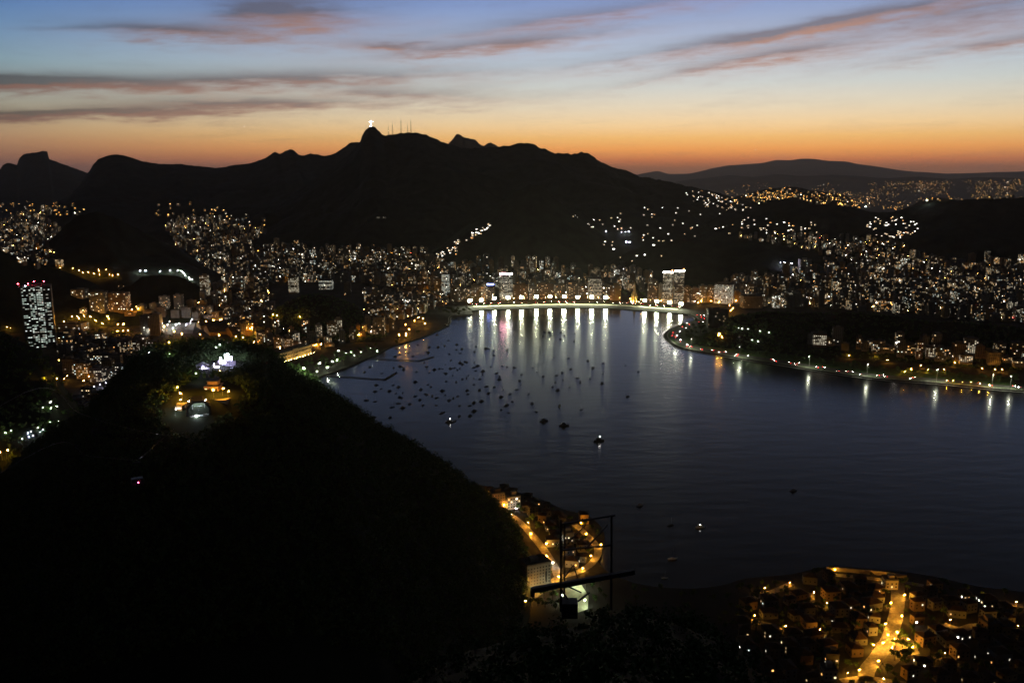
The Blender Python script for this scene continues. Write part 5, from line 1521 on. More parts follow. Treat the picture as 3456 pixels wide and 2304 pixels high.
# a round square with trees on the broad street
patch('square', [(2955, 2170), (2985, 2150), (3040, 2135), (3090, 2165), (3105, 2205), (3050, 2215), (3010, 2255), (2985, 2245), (2960, 2200)], mat('square_paving', (0.14, 0.13, 0.11), 0.9, 0.3, 0.3), 'sodium-lit square on the broad street', LANDZ + 0.22)
for (px, py) in ((2975, 2185), (3000, 2160), (3060, 2175), (3010, 2205), (3080, 2200), (3030, 2150)):
    g = at_z(px, py, LANDZ); street_lamp((g.x, g.y, LANDZ), 'sodium_strong', 'sodium lamp on the tree-filled square', 'lamps on the square', R.uniform(0, 6), scale=0.62)
for (px, py) in ((3045, 2185), (3065, 2190), (3020, 2228), (3050, 2160), (3072, 2212), (3052, 2232), (3056, 2250)):
    g = at_z(px, py, LANDZ); tree((g.x, g.y, LANDZ), 'tree lit orange on the square of the near quarter', 'trees on the square', R.uniform(0.7, 1.0)); claim(g.x, g.y, 4)
# special buildings of the near town
def near_block(x0, x1, top, foot, depth, rot, label, tone, lit, lampcol=None, pal='mix'):
    g0, g1 = at_z(x0, foot, LANDZ), at_z(x1, foot, LANDZ)
    y = (g0.y + g1.y) / 2
    zt = at_y((x0 + x1) / 2, top, y).z
    sp = dict(x=(g0.x + g1.x) / 2, y=y + depth / 2, z=LANDZ, w=(g1.x - g0.x), d=depth, h=zt - LANDZ, rot=rot, lit=lit, pal=pal, tone=tone, fh=3.2, cw=3.0, pw=1.5, ph=1.5)
    claim(sp['x'], sp['y'], max(sp['w'], depth) * 0.55)
    return building(sp, label, None, 'apartment_house'), sp
t, sp = near_block(1706, 1752, 1676, 1718, 14, rad(18), 'white apartment house lit by lamps at its foot, on the near main street', 3, 0.25)
street_lamp((sp['x'] + 4, sp['y'] - 15, LANDZ), 'white', 'white lamp before the white apartment house', None, 0, scale=0.55)
street_lamp((sp['x'] - 7, sp['y'] - 13, LANDZ), 'halide', 'greenish lamp before the white apartment house', None, 0, scale=0.5)
near_block(1655, 1700, 1665, 1715, 14, rad(15), 'brown apartment house beside the white lit one', 2, 0.05, pal='warm')
near_block(1900, 1935, 1800, 1852, 12, rad(5), 'dark house with one column of bluish lit windows behind the steel frame', 4, 0.5, pal='cool')
t, sp = near_block(1762, 1850, 1905, 1978, 18, rad(24), 'long pale institute with few windows under the near slope', 1, 0.03)
for dx_ in (-14, 0, 13):
    street_lamp((sp['x'] + dx_, sp['y'] - 17 + dx_ * 0.45, LANDZ), 'halide', 'greenish lamp along the long pale institute', 'lamps of the institute', 0, scale=0.42)
street_lamp((at_z(1862, 1922).x, at_z(1862, 1922).y, LANDZ), 'white', 'violet-white lamp at the corner of the long pale institute', None, 0, scale=0.7)
patch('court', [(1888, 2050), (1905, 1985), (1962, 1972), (1986, 2010), (1984, 2055), (1930, 2072)], mat('court_floor', (0.40, 0.42, 0.30), 0.9, 0.15, 0.2), 'pale floodlit sports court below the steel frame', LANDZ + 0.25)
for (px, py) in ((1893, 2030), (1975, 1985), (1940, 1975), (1978, 2050)):
    g = at_z(px, py, LANDZ); street_lamp((g.x, g.y, LANDZ), 'halide', 'halide lamp at the edge of the sports court', 'sports court lamps', R.uniform(0, 6), scale=0.85)
for k in range(12):
    g = at_z(1930, 2025, LANDZ); claim(g.x + R.uniform(-14, 14), g.y + R.uniform(-14, 14), 5)
near_block(2780, 2825, 2262, 2298, 10, 0, 'pale house lit by white light at the bottom of the near quarter', 3, 0.3, pal='warm')
near_block(2790, 2832, 2210, 2252, 10, rad(-8), 'house with big warm windows above the pale lit house', 4, 0.4, pal='warm')
near_block(3325, 3370, 2104, 2140, 12, rad(8), 'ochre house on the square near the edge of the view', 5, 0.06, pal='warm')
near_block(3376, 3425, 2112, 2142, 12, rad(8), 'ochre house beside the one on the edge square', 5, 0.05, pal='warm')
near_block(2988, 3030, 1958, 1990, 10, 0, 'small gatehouse lit yellow at the water end of the broad street', 3, 0.1, pal='warm')
# sea wall
def seawall(pts, h, label):
    L = smooth_line([(p.x, p.y, 0) for p in gline(pts)], 3)
    t = thing('sea_wall', label, 'wall', (L[0].x, L[0].y, LANDZ))
    for a, b in zip(L, L[1:]):
        v = b - a; c = (a + b) / 2 - L[0]
        m = MB(); m.box(c.x, c.y, 0, v.length * 1.0, 0.7, h, math.atan2(v.y, v.x)); m.build('wall_segment', TONES[3][1], t)
seawall([(2788, 1924), (2860, 1930), (2950, 1938), (3030, 1948), (3060, 1952)], 4.2, 'high pale wall along the near waterfront, lit orange')
# houses and trees fill the rest
def fill_houses(P, n, phrase, gap, hr):
    C = np.array(scatter(P, n * 8)); k = 0; made = []
    for (px, py) in C:
        g = at_z(px, py, LANDZ)
        if k >= n or not on_land(g.x, g.y) or not free(g.x, g.y, gap):
            continue
        if not visible([(g.x, g.y, 14.0)])[0]:
            continue
        claim(g.x, g.y, gap * 0.9); k += 1
        w = R.uniform(9, 15)
        made.append(dict(x=g.x, y=g.y, z=LANDZ, w=w, d=w * R.uniform(0.65, 0.95), h=R.uniform(*hr), rot=R.choice((0.1, 1.67, 0.3, -0.2)), lit=R.choice((0, 0.03, 0.06, 0.12, 0.3)), pal=R.choice(('mix', 'warm', 'cool')), tone=R.choice((1, 1, 2, 4, 4, 5)), px=px, fh=3.2, cw=3.4, pw=1.3, ph=1.5))
    made.sort(key=lambda s: s['px'])
    for i, s in enumerate(made):
        lt = 'no' if s['lit'] == 0 else 'few' if s['lit'] < 0.1 else 'several'
        hipped(s, '%s tiled house, %s lit windows, %s from left %s' % (TONES[s['tone']][0], lt, ordinal(i + 1), phrase), 'tiled houses ' + phrase)
fill_houses([(1600, 1650), (1690, 1660), (1800, 1690), (1900, 1735), (1985, 1760), (2030, 1820), (2000, 1890), (1900, 1940), (1850, 1880), (1760, 1760)], 34, 'in the near shore town', 7.5, (6, 12))
fill_houses([(2500, 2030), (2680, 1965), (2790, 1945), (3000, 1970), (3010, 2100), (2950, 2180), (2900, 2304), (2500, 2304)], 46, 'left of the broad street', 8.0, (5.5, 10))
fill_houses([(3060, 1975), (3456, 2030), (3456, 2304), (2980, 2304), (3060, 2200), (3040, 2100)], 40, 'right of the broad street', 8.0, (5.5, 10))
def fill_trees(P, n, label, group, gap=3.4, s=(0.6, 1.1)):
    k = 0
    for (px, py) in scatter(P, n * 10):
        g = at_z(px, py, LANDZ)
        if k >= n or not on_land(g.x, g.y) or not free(g.x, g.y, gap):
            continue
        claim(g.x, g.y, gap); k += 1
        tree((g.x, g.y, LANDZ), label, group, R.uniform(*s))
fill_trees([(1570, 1640), (1690, 1660), (1900, 1735), (2030, 1800), (2020, 1890), (1900, 1950), (1760, 1960), (1850, 1900), (1760, 1780)], 34, 'street tree among the near shore houses', 'trees of the near shore town', 3.2)
for q_ in STREETS[3:]:
    ln = smooth_line([(p.x, p.y, 0) for p in gline(q_[0])])
    for q, a in along(ln, 13, 5):
        for sd in (-1, 1):
            if R.random() < 0.45:
                off = sd * (q_[1] / 2 + 2.2)
                lx, ly = q.x - math.sin(a) * off + R.uniform(-1, 1), q.y + math.cos(a) * off + R.uniform(-1, 1)
                tree((lx, ly, LANDZ), 'street tree lit orange along the near quarter streets', 'street trees of the near quarter', R.uniform(0.5, 0.8)); claim(lx, ly, 2.5)
fill_trees([(2440, 1990), (2680, 1955), (2790, 1935), (3050, 1965), (3456, 2015), (3456, 2304), (2480, 2304)], 46, 'garden tree among the houses of the near quarter', 'garden trees of the near quarter', 3.4)
fill_trees([(1850, 2010), (1890, 1990), (1895, 2060), (1830, 2060), (1790, 2050)], 14, 'dark tree beside the sports court', 'trees by the sports court', 3.2)

# the other trees of the near quarter, too small to tell apart
def tree_mass(P, n, label, gap=3.2):
    out = []; trunks = MB()
    for (px, py) in scatter(P, n * 10):
        g = at_z(px, py, LANDZ)
        if len(out) >= n or not on_land(g.x, g.y) or not free(g.x, g.y, gap):
            continue
        claim(g.x, g.y, gap)
        s = R.uniform(0.6, 1.1)
        trunks.bar((g.x, g.y, LANDZ - 0.5), (g.x, g.y, LANDZ + 5 * s), 0.25 * s, 0.15 * s, 5)
        for k in range(5):
            out.append((g.x + R.gauss(0, 1.6) * s, g.y + R.gauss(0, 1.6) * s, LANDZ + (5.5 + R.uniform(-1, 2.2)) * s))
    Q = leaf_quads(np.array(out), 40, (2.0, 2.0, 1.5), 0.55, trs, 0.3)
    o = put('tree_cover', quads_mesh('tree_cover', Q, M_LEAF)); tag(o, label, 'trees', None, 'stuff')
    trunks.build('trunks', M_BARK, o)['kind'] = 'stuff'
tree_mass([(2440, 1990), (2680, 1955), (2790, 1935), (3050, 1965), (3456, 2015), (3456, 2304), (2480, 2304)], 170, 'merged dark tree cover between the near houses')

tree_mass([(2000, 1905), (2080, 1958), (2200, 1992), (2400, 1998), (2470, 2000), (2500, 2120), (2000, 2120), (1992, 2010)], 130, 'added dark tree cover on the low shore beyond the steel frame')  # trees added to darken the shore ground that the lamps light
# tree cover on the low hills that stand close enough to show it
def wood_on(ridge, n, size, label):
    rs_ = np.random.RandomState(n)
    x0, x1, y0, y1, _ = ridge.box()
    u = rs_.uniform(max(x0, ridge.xs[0] - 200), min(x1, ridge.xs[-1] + 60), n); w = rs_.uniform(y0, y1, n)
    z = ridge._h(u, w, False)
    k = z > 4
    P = np.stack([u * ridge.cs + w * ridge.sn, -u * ridge.sn + w * ridge.cs, z + size * 0.4], 1)[k]
    q = 0.7 + 0.7 * rs_.rand(len(P), 1)
    Q = leaf_quads(P, 14, np.hstack([q * size, q * size, q * size * 0.8]), size * 0.4, rs_, 0.3)
    o = put('wood', quads_mesh('wood', Q, M_LEAF)); tag(o, label, 'wood', None, 'stuff')
wood_on(HILL_RIGHT, 4200, 4.6, 'tree cover on the dark ridge behind the waterside row')
wood_on(HILL_KNOLL, 3000, 4.2, 'tree cover on the knoll beside the bay road')
wood_on(HILL_LEFT, 6000, 4.0, 'tree cover on the hillside at the edge of the view')
# ------------------------------------------------------------------ summit statue and masts
def statue():
    p = at_y(1252.5, 427.5, 5500)
    t = thing('statue', 'white floodlit statue with outstretched arms on the rock summit', 'statue', (p.x, p.y - 4, p.z - 2.5))
    MS = mat('pale_soapstone', (0.75, 0.75, 0.74), 0.7, 0.08, 0.3)
    m = MB(); m.box(0, 0, -4, 12, 12, 7); m.box(0, 0, 3.02, 8.5, 8.5, 7.5, taper=0.8); m.build('pedestal', mat('pedestal_stone', (0.2, 0.19, 0.18), 0.9, 0.2, 0.3), t)
    m = MB()
    z0 = 10.5
    prof = [(0, 3.6), (6, 3.2), (14, 3.1), (19, 3.6), (23.5, 3.9), (25.5, 1.6), (26.5, 1.35), (28, 1.9), (30, 1.8), (31.5, 0.6)]
    n = 10; rows = []
    for (z, r_) in prof:
        rows.append([(r_ * math.cos(2 * math.pi * i / n), 0.72 * r_ * math.sin(2 * math.pi * i / n), z0 + z) for i in range(n)])
    base_i = len(m.v)
    for rw in rows:
        m.v += rw
    for k in range(len(rows) - 1):
        for i in range(n):
            j = (i + 1) % n
            m.f.append((base_i + k * n + i, base_i + k * n + j, base_i + (k + 1) * n + j, base_i + (k + 1) * n + i)); m.m.append(0)
    m.f.append(tuple(base_i + (len(rows) - 1) * n + i for i in range(n))); m.m.append(0)
    for s in (-1, 1):
        m.bar((s * 2.5, 0, z0 + 22.8), (s * 9.5, 0, z0 + 22.3), 2.3, 2.0, 8); m.bar((s * 9.4, 0, z0 + 22.3), (s * 16.0, 0, z0 + 22.4), 1.9, 1.2, 8)
    m.build('figure', MS, t, smooth=True)
    for (x, y) in ((-13, -16), (13, -16), (0, -20)):
        h = MB(); h.box(x, y - 1.2, -1, 4, 1.2, 3.6); o = h.build('floodlight', M_DARK, t)
        q = MB(); q.quad((x - 1.7, y - 0.35, 0.0), (x + 1.7, y - 0.35, 0.0), (x + 1.7, y - 0.45, 2.4), (x - 1.7, y - 0.45, 2.4)); q.build('lens', emat('statue_flood', (0.85, 0.86, 1.0), 9000), o)
statue()
for k, (px, base_, tip, wd) in enumerate(((1311, 453, 419, 5), (1325, 453, 409, 6), (1354, 450, 392, 8), (1376, 449, 416, 5), (1387, 449, 396, 8))):
    a, b = at_y(px, base_ + 2, 5500), at_y(px, tip, 5500)
    t = thing('radio_mast', 'thin lattice radio mast on the summit ridge, %s from the statue' % ordinal(k + 1), 'mast', (a.x, a.y, a.z - 6))
    h = b.z - a.z + 6
    legs = MB(); br = MB()
    lv = [0, 0.2, 0.4, 0.58, 0.74]
    C = [(-1, -1), (1, -1), (1, 1), (-1, 1)]
    f = lambda q: wd / 2 * (1 - q * 1.15) + 0.25
    for c in C:
        legs.bar((c[0] * f(0), c[1] * f(0), 0), (c[0] * f(0.74), c[1] * f(0.74), h * 0.74), 0.42, 0.32, 4)
    legs.build('leg_frame', M_DARK, t)
    for q0, q1 in zip(lv, lv[1:]):
        for i in range(4):
            c, d = C[i], C[(i + 1) % 4]
            br.bar((c[0] * f(q0), c[1] * f(q0), h * q0), (d[0] * f(q1), d[1] * f(q1), h * q1), 0.22, n=4)
    br.build('bracing', M_DARK, t)
    m = MB(); m.bar((0, 0, h * 0.72), (0, 0, h), 0.5, 0.2, 5); m.build('antenna', M_DARK, t)
    if k == 0:
        m = MB(); m.octa((0, -4.5, h * 0.42), 0.9); m.build('beacon', emat('mast_lamp', (1.0, 0.75, 0.4), 30, False), t)

# ------------------------------------------------------------------ cable car hill: station, terraces, lamps
def ug(px, py):
    P, ok = hit([px], [py], 350, 1200, 300)
    return Vector(P[0])
def hill_lamp(px, py, kind, label, sc=0.5, h=None):
    g = ug(px, py)
    return street_lamp((g.x, g.y, g.z + (1.6 if 'station' in label else 0.6)), kind, label, 'lamps on the cable car hill', R.uniform(0, 6.28), 'hill_lamp', sc)
def station():
    g = ug(664, 1392)
    s = g.y / FPX * 1.02
    t = thing('cable_car_station', 'cable car station with a dark arched portal over a lit landing hall', 'station', (g.x, g.y + 4, g.z - 1.5), math.atan2(g.y, g.x) - math.pi / 2)
    W_, H_ = 82 * s, 84 * s * 0.62
    M_ARCH = mat('station_arch', (0.012, 0.012, 0.013), 0.9, 0.2, 0.5)
    M_HALL = mat('station_concrete', (0.42, 0.45, 0.48), 0.8, 0.15, 0.4)
    # arch: bevelled portal as one bent beam
    out = [(-W_ / 2, 0), (-W_ / 2 + 0.4, H_ * 0.55), (-W_ / 2 + 3.4, H_ * 0.9), (-W_ / 2 + 5.5, H_), (W_ / 2 - 5.5, H_), (W_ / 2 - 3.4, H_ * 0.9), (W_ / 2 - 0.4, H_ * 0.55), (W_ / 2, 0)]
    inn = [(x * 0.82, z * 0.84) for x, z in out]
    m = MB()
    for (y0, y1) in ((-7.0, 8.0),):
        for i in range(len(out) - 1):
            a, b, c, d = out[i], out[i + 1], inn[i + 1], inn[i]
            m.quad((a[0], y0, a[1]), (b[0], y0, b[1]), (c[0], y0, c[1]), (d[0], y0, d[1]))
            m.quad((b[0], y1, b[1]), (a[0], y1, a[1]), (d[0], y1, d[1]), (c[0], y1, c[1]))
            m.quad((a[0], y0, a[1]), (a[0], y1, a[1]), (b[0], y1, b[1]), (b[0], y0, b[1]))
            m.quad((d[0], y1, d[1]), (d[0], y0, d[1]), (c[0], y0, c[1]), (c[0], y1, c[1]))
    m.build('arch', M_ARCH, t)
    m = MB(); m.box(0, 3, -6, W_ * 0.78, 20, 6.2); m.build('landing', M_HALL, t)
    m = MB(); m.box(0, 12, 0.25, W_ * 0.8, 0.6, H_ * 0.8); m.build('back_wall', M_HALL, t)
    m = MB(); m.box(0, 5, 0.25, W_ * 0.3, 6, H_ * 0.42); m.build('control_room', M_HALL, t)
    m = MB(); m.box(0, 1.9, H_ * 0.24, W_ * 0.2, 0.2, 1.6); m.build('window', GLASS, t)
    for ex in (-1, 1):
        m = MB(); m.box(ex * W_ * 0.24, -3, -4, 3.0, 9, 4.6); m.build('docking_bay', TONES[4][1], t)
        m = MB(); m.bar((ex * W_ * 0.24, -9, H_ * 0.5), (ex * W_ * 0.24, 11, H_ * 0.5), 0.25, n=6); m.build('guide_rail', M_DARK, t)
    for ex, zz_ in ((-0.2, 0.7), (0.22, 0.7), (0, 0.72)):
        m = MB(); m.box(ex * W_, 3.0, H_ * (zz_ + 0.06), 3.2, 0.9, 0.3); m.build('hall_light', emat('hall_light', (0.85, 0.93, 1.0), 130), t)
    m = MB(); m.octa((-W_ * 0.1, -8.2, 0.4), 0.55); m.build('floodlight', emat('station_flood', (0.86, 0.9, 1.0), 500), t)
    for ex in (-0.36, 0.30):
        m = MB(); m.octa((ex * W_, -7.5, H_ * 1.03), 0.3); m.build('portal_lamp', emat('portal_lamp', (1.0, 0.85, 0.6), 320), t)
    return t
station()
M_TERR = mat('terrace_paving', (0.30, 0.26, 0.22), 0.9, 0.25, 0.4)
def terrace(x0, x1, py, depth, label, h=3.2):
    a, b = ug(x0, py), ug(x1, py)
    c = (a + b) / 2
    t = thing('terrace', label, 'terrace', (c.x, c.y + depth / 2, min(a.z, b.z) - 2), 0)
    w = abs(b.x - a.x)
    m = MB(); m.box(0, 0, 0, w, depth, h + 1.0); m.build('platform', M_TERR, t)
    m = MB()
    for i in range(int(w / 2) + 1):
        m.bar((-w / 2 + i * 2.0, -depth / 2 + 0.2, h + 1.0), (-w / 2 + i * 2.0, -depth / 2 + 0.2, h + 2.0), 0.05, n=4)
    m.bar((-w / 2, -depth / 2 + 0.2, h + 2.0), (w / 2, -depth / 2 + 0.2, h + 2.0), 0.05, n=4)
    m.build('railing', M_POLE, t)
terrace(706, 772, 1356, 24, 'orange-lit terrace beside the cable car station')
terrace(594, 628, 1372, 22, 'small added platform catching orange lamp light, for the rock wall by the portal')  # platform added to catch the lamp light in place of a lit rock wall
def lodge():
    g = ug(708, 1322)
    t = thing('lodge', 'two-storey terrace restaurant lit orange behind the cable car station', 'building', (g.x, g.y + 8, g.z - 1), 0)
    w = 50 * g.y / FPX
    MW = mat('lodge_wall', (0.16, 0.11, 0.09), 0.85, 0.15, 0.4)
    m = MB(); m.box(0, 0, -1, w, 10, 5, bottom=False); m.build('wall', MW, t)
    m = MB(); m.box(0, 1, 4.02, w * 1.05, 12, 0.4); m.build('deck', MW, t)
    m = MB(); m.box(0, 2, 4.45, w * 0.7, 7, 3.0); m.build('upper_floor', MW, t)
    m = MB(); m.box(0, 2, 7.47, w * 0.8, 9, 0.35); m.build('roof', M_ROOF, t)
    for i in range(4):
        m = MB(); m.box(-w * 0.36 + i * w * 0.24, -5.1, 0.5, w * 0.13, 0.15, 2.2); m.build('window', WINM[(2, 0, 6, 0)[i]], t)
    return t
lodge()
for (px, py, kd, sc) in ((616, 1356, 'sodium_strong', 0.6), (612, 1376, 'sodium', 0.55), (722, 1346, 'sodium_strong', 0.6), (752, 1340, 'sodium_strong', 0.6), (770, 1345, 'small', 0.5), (604, 1330, 'small', 0.45)):
    hill_lamp(px, py, kd, 'orange lamp beside the cable car station', sc)
hill_lamp(593, 1412, 'white', 'pinkish white lamp among bushes below the station', 0.62)
hill_lamp(556, 1172, 'small', 'left one of two reddish lamps on the crest of the cable car hill', 0.55)
hill_lamp(577, 1178, 'sodium', 'brighter of two reddish lamps on the crest of the cable car hill', 0.7)
hill_lamp(505, 1206, 'violet', 'blue lamp at the wooded edge of the cable car hill', 0.5)
hill_lamp(572, 1212, 'halide', 'green lamp in a bush on the cable car hill', 0.4)
hill_lamp(744, 1178, 'white', 'small white lamp on the far path of the cable car hill', 0.4)
hill_lamp(728, 1186, 'halide', 'pale lamp on the far path of the cable car hill', 0.4)
hill_lamp(660, 1284, 'halide', 'greenish lamp behind the station on the path', 0.5)
hill_lamp(742, 1268, 'small', 'tiny warm lamp on the path to the bright stage', 0.4)
# arena with white canopies and the very bright stage floodlights
def canopy(px, py, rw, label):
    g = ug(px, py)
    t = thing('canopy', label, 'canopy', (g.x, g.y, g.z - 0.5))
    m = MB(); n = 14
    for i in range(n):
        a, b = 2 * math.pi * i / n, 2 * math.pi * (i + 1) / n
        m.poly([(rw * math.cos(a), rw * math.sin(a) * 0.7, 4.2), (rw * math.cos(b), rw * math.sin(b) * 0.7, 4.2), (0, 0, 6.8)])
    m.build('roof', mat('white_canopy', (0.75, 0.75, 0.78), 0.6, 0.05, 0.5), t)
    for i in range(6):
        a = 2 * math.pi * i / 6
        m = MB(); m.bar((rw * 0.92 * math.cos(a), rw * 0.64 * math.sin(a), 0), (rw * 0.92 * math.cos(a), rw * 0.64 * math.sin(a), 4.3), 0.12, n=5); m.build('post', M_POLE, t)
canopy(684, 1246, 5.6, 'round white canopy of the open-air arena')
canopy(690, 1258, 4.5, 'smaller white canopy in front of the round one')
canopy(735, 1248, 5.0, 'white canopy beside the blazing stage lights')
for k, (px, py) in enumerate(((760, 1232), (768, 1228), (776, 1226), (752, 1240))):
    hill_lamp(px, py, 'stage', 'blazing violet-white stage light, %s of four on the cable car hill' % ordinal(k + 1), 0.9)
hill_lamp(684, 1262, 'violet', 'violet lamp before the round white canopy', 0.6)
patch_g = ug(760, 1240)
m = MB(); m.box(0, 0, -1.0, 16, 10, 1.6); m.box(0, 4.5, 0.62, 15, 0.6, 4.0); o = m.build('stage', mat('stage_deck', (0.5, 0.5, 0.55), 0.7, 0.1, 0.5)); o.location = patch_g; tag(o, 'small pale stage under the blazing lights on the hill', 'stage')
for k, (ox_, oz_, w_) in enumerate(((4.0, 7.0, 7.0), (-1.0, 4.2, 6.0), (-6.0, 1.0, 6.0))):  # glowing panels added to imitate the wide glare of the stage floodlight
    t = thing('glare_panel', 'added glowing violet-white panel for the stage light glare, %s from the top' % ordinal(k + 1), 'glare panel', patch_g + Vector((ox_, -2.0 - k, oz_)), -0.35)
    m = MB(); m.box(0, 0.3, 0, w_ + 0.3, 0.4, 3.0); m.bar((0, 0.4, -6), (0, 0.4, 0), 0.15, n=5); m.build('frame', M_DARK, t)
    m = MB(); m.quad((-w_ / 2, 0.05, 0.1), (w_ / 2, 0.05, 0.1), (w_ / 2, 0.05, 2.9), (-w_ / 2, 0.05, 2.9)); m.build('lens', emat('stage_glare', (0.74, 0.72, 1.0), 40), t)
g = ug(606, 1378)
t = thing('kiosk', 'small hut glowing orange at the corner of the station', 'hut', (g.x, g.y, g.z - 0.5))
m = MB(); m.box(0, 0, -1, 5, 4, 3.6, bottom=False); m.build('wall', TONES[5][1], t)
m = MB(); m.box(0, 0, 2.62, 5.8, 4.8, 0.3); m.build('roof', M_ROOF, t)
m = MB(); m.box(0.6, -2.1, 0.6, 2.6, 0.15, 1.3); m.build('window', WINM[6], t)

# ------------------------------------------------------------------ cables and cabin
M_CABLE = mat('steel_cable', (0.30, 0.30, 0.32), 0.4, 0.1, 1.0, metal=0.6)
def cable(pts, label, rr=0.05):
    """a rope hung through places on its sagging line"""
    L = smooth_line([tuple(p) for p in pts], 8)
    m = MB()
    for a, b in zip(L, L[1:]):
        m.bar(a, b, rr, n=4, caps=False)
    o = m.build('support_cable', M_CABLE); tag(o, label, 'cable', 'ropes of the cable car')
    return L
st = ug(664, 1392)
cable([(st.x + 4, st.y, st.z + 8), at_y(640, 1446, 600), at_y(576, 1467, 520), at_y(487, 1456, 430), at_y(368, 1428, 340), at_y(264, 1392, 270), at_y(80, 1325, 200), (-120, 120, 330)], 'upper of the two sagging cables leaving the station', 0.022)
L2 = cable([(st.x - 6, st.y, st.z + 8), at_y(594, 1437, 600), at_y(530, 1496, 500), at_y(472, 1546, 400), at_y(442, 1551, 355), at_y(300, 1538, 290), at_y(136, 1517, 230), (-125, 110, 320)], 'lower of the two sagging cables, carrying the cabin', 0.022)
c = at_y(462, 1612, 370)
top = at_y(458, 1549, 375)
t = thing('cable_car', 'cable car cabin with one red lamp hanging before the dark hill', 'cable car', c, 0.5)
m = MB(); m.box(0, 0, -2.6, 5.2, 3.0, 2.6, taper=0.92); m.box(0, 0, -3.1, 4.4, 2.6, 0.48); m.build('body', mat('cabin_shell', (0.06, 0.06, 0.07), 0.4, 0.1, 1.0, metal=0.3), t)
for ex in (-1.6, 0, 1.6):
    m = MB(); m.box(ex, -1.5, -1.5, 1.3, 0.1, 1.1); m.build('window', GLASS, t)
m = MB(); m.bar((0, 0, 0), (0.4, 0, (top.z - c.z)), 0.12, n=5); m.build('hanger', M_DARK, t)
m = MB(); m.box(0.4, 0, top.z - c.z - 0.3, 3.4, 0.5, 0.5); m.build('carriage', M_DARK, t)
m = MB(); m.octa((0.3, -1.75, -1.7), 0.22); m.build('tail_lamp', emat('cabin_red', (1.0, 0.08, 0.2), 60, False), t)

# ------------------------------------------------------------------ rock slope under the viewpoint
prs = np.random.RandomState(9)
EDGE = [(-200, 2420), (700, 2400), (1150, 2330), (1380, 2230), (1560, 2140), (1700, 2092), (1740, 2080), (1800, 2066), (1900, 2052), (1990, 2040), (2060, 2000), (2150, 1992), (2300, 2020), (2420, 2070), (2510, 2130), (2570, 2200), (2620, 2280), (2680, 2380), (3700, 2500)]
ex_, ey_ = [e[0] for e in EDGE], [e[1] for e in EDGE]
cols = np.arange(-150, 3600, 14.0)
dist = np.concatenate([np.linspace(6, 62, 26), np.linspace(64, 300, 30)])
rows_e = np.interp(cols, ex_, ey_)
X = np.zeros((len(dist), len(cols))); Y = np.zeros_like(X); Z = np.zeros_like(X)
for j, (cx, cy) in enumerate(zip(cols, rows_e)):
    u, yy, zz_ = ray(cx, cy)
    slope = -zz_ / yy; az = u / yy
    for i, dd in enumerate(dist):
        X[i, j] = az * dd; Y[i, j] = dd
        drop = slope * dd
        if dd <= 62:
            drop += 1.6 + 2.2 * math.sin(math.pi * dd / 62)
        else:
            drop += 1.6 + (dd - 62) * 0.95
        Z[i, j] = CAMZ - drop
Z += 1.2 * fbm(X, Y, 6, 3) * np.minimum(1, Y / 30)
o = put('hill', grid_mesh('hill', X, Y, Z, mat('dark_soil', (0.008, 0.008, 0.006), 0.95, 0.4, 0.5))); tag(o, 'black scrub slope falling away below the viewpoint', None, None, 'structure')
# scrub on the slope, and tree cover on the cable car hill: leaf faces, uncounted
pts = []
for _ in range(1600):
    j = prs.randint(len(cols)); i = prs.randint(8, 34)
    if 900 < cols[j] < 2720:
        pts.append((X[i, j] + prs.normal(0, 0.5), Y[i, j] + prs.normal(0, 0.5), Z[i, j] + 0.2))
pts = np.array(pts)
sz = 0.5 + 0.9 * prs.rand(len(pts), 1)
Q = leaf_quads(pts, 60, np.hstack([sz * 0.9, sz * 0.9, sz * 0.7]), 0.14, prs, 0.2)
o = put('scrub', quads_mesh('scrub', Q, M_LEAF)); tag(o, 'scrub covering the near slope', 'scrub', None, 'stuff')
# forest on the cable car hill
n = 26000
fu = prs.uniform(URCA.xs[0] + 120, URCA.xs[-1] + 30, n); fw = prs.uniform(480, 1000, n)
fx, fy = fu * URCA.cs + fw * URCA.sn, -fu * URCA.sn + fw * URCA.cs
fz = URCA.h(fx, fy)
keep = fz > 8
clear = []
for (px, py, rr) in ((664, 1392, 17), (664, 1360, 16), (740, 1330, 18), (715, 1310, 16), (700, 1255, 14), (765, 1232, 16), (740, 1245, 14), (606, 1378, 10), (593, 1416, 9), (660, 1330, 14), (576, 1180, 8), (690, 1290, 12), (770, 1345, 10), (505, 1206, 6), (618, 1352, 10)):
    g = ug(px, py); clear.append((g.x, g.y, rr))
for (cx, cy, rr) in clear:
    keep &= (fx - cx) ** 2 + ((fy - cy) * 0.8) ** 2 > rr * rr
pts = np.stack([fx, fy, fz + 1.8], 1)[keep]
sz = 0.7 + 1.5 * prs.rand(len(pts), 1) ** 2.2
pts[:, 2] += (sz[:, 0] - 0.7) * 3.0
Q = leaf_quads(pts, 24, np.hstack([sz * 2.6, sz * 2.6, sz * 2.2]), 0.9, prs, 0.35)
o = put('forest', quads_mesh('forest', Q, M_LEAF)); tag(o, 'dense tree cover of the cable car hill', 'forest', None, 'stuff')

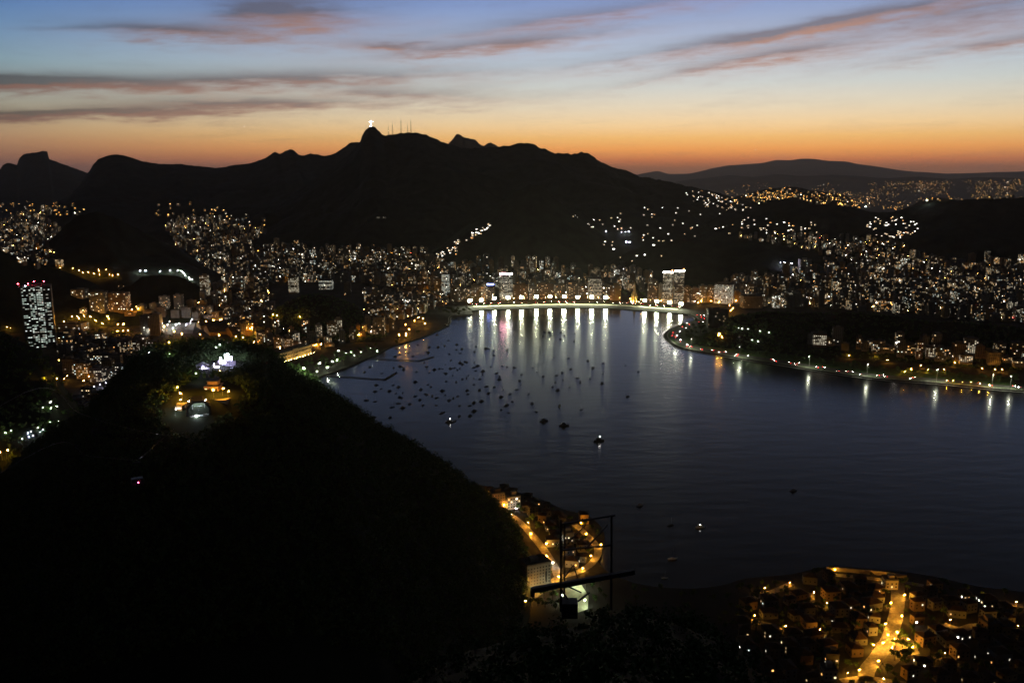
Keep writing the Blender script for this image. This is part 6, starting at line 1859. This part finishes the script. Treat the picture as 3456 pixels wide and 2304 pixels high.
# ------------------------------------------------------------------ old steel frame below the viewpoint
def steel_frame():
    y0 = 58.0
    A = lambda px, py, dy=0.0: at_y(px, py, y0 + dy)
    base_ = A(1920, 2050)
    t = thing('steel_frame', 'old black steel frame of posts, beams and braces standing on the near slope', 'steel frame', base_)
    def beam(name, p, q, r):
        m = MB(); a, b = p - base_, q - base_
        v = (b - a).normalized(); ref = Vector((0, 1, 0)) if abs(v.y) < 0.8 else Vector((0, 0, 1))
        s1 = v.cross(ref).normalized() * r; s2 = v.cross(s1).normalized() * r
        c = [s1 + s2, s1 - s2, -s1 - s2, -s1 + s2]
        for i in range(4):
            j = (i + 1) % 4
            m.quad(a + c[i], a + c[j], b + c[j], b + c[i])
        m.quad(*[a + k for k in c[::-1]]); m.quad(*[b + k for k in c])
        m.build(name, M_DARK, t)
    beam('post', A(1893, 2062), A(1893, 1752), 0.075)
    beam('post', A(2063, 2056, 2), A(2064, 1736, 2), 0.075)
    beam('post', A(1905, 2052, 2.2), A(1906, 1760, 2.2), 0.05)
    beam('brace', A(1893, 1856), A(1978, 1768, 1), 0.035)
    beam('brace', A(2064, 1930, 2), A(2010, 1950, 1.2), 0.045)
    beam('beam', A(1893, 1768), A(1906, 1764, 2.2), 0.05)
    beam('beam', A(1893, 1768), A(2075, 1738, 2), 0.06)
    beam('beam', A(1893, 1856), A(2064, 1838, 2), 0.06)
    beam('main_beam', A(1795, 1990, -0.6), A(2140, 1928, 1.5), 0.17)
    beam('brace', A(1978, 1850, 1), A(2050, 1770, 2), 0.05)
    beam('brace', A(1935, 1906, 0.4), A(1902, 1950), 0.045)
    beam('brace', A(1935, 1906, 0.4), A(1950, 1950, 0.4), 0.045)
    beam('brace', A(1893, 1985), A(1920, 2026, 0.3), 0.05)
    beam('brace', A(1950, 2028, 0.3), A(1990, 1998, 0.6), 0.05)
    beam('brace', A(1905, 1972, 0.2), A(1962, 1998, 0.5), 0.045)
    beam('stub', A(1843, 1958, -0.4), A(1843, 1925, -0.4), 0.05)
    m = MB(); q = A(1922, 2050) - base_
    m.box(q.x, q.y, q.z - 0.6, 1.15, 1.0, 1.15); m.build('machine_box', M_DARK, t)
    m = MB(); q = A(1797, 1996, -0.6) - base_
    m.box(q.x, q.y, q.z - 0.3, 0.3, 0.4, 0.45); m.build('beam_end', M_DARK, t)
    for (px0, py0, px1, py1) in ((1870, 1975, 1862, 2000), (1915, 1965, 1910, 1985)):
        beam('hanging_wire', A(px0, py0), A(px1, py1), 0.012)
steel_frame()
HAZE = 1.3e-5

# ------------------------------------------------------------------ labels: alike neighbours are told apart by their order in the view
bpy.context.view_layer.update()
same = {}
for o in SC.objects:
    if o.parent is None and o.get('label') and o.get('category') and o.get('kind') != 'stuff':
        same.setdefault(o['label'], []).append(o)
for lab, L in same.items():
    if len(L) > 1:
        L.sort(key=lambda o: to_px(o.location)[0])
        for i, o in enumerate(L):
            if i < 99:
                o['label'] = '%s, %s from left' % (lab, ordinal(i + 1))
            if not o.get('group'):
                o['group'] = lab
# ------------------------------------------------------------------ haze: thin even air round everything
mb = MB()
mb.box(0, 20000, -3.0, 92000, 50000, 1000)
hm = bpy.data.materials.new('haze_air')
hm.use_nodes = True
nt = hm.node_tree
for n in list(nt.nodes):
    if n.type == 'BSDF_PRINCIPLED':
        nt.nodes.remove(n)
pv = nt.nodes.new('ShaderNodeVolumePrincipled')
pv.inputs['Color'].default_value = (0.90, 0.82, 0.74, 1)
pv.inputs['Density'].default_value = HAZE
pv.inputs['Anisotropy'].default_value = 0.65
nt.links.new(pv.outputs[0], nt.nodes['Material Output'].inputs['Volume'])
hz = mb.build('haze', hm)
tag(hz, 'thin evening haze over the city and the bay', None, None, 'stuff')
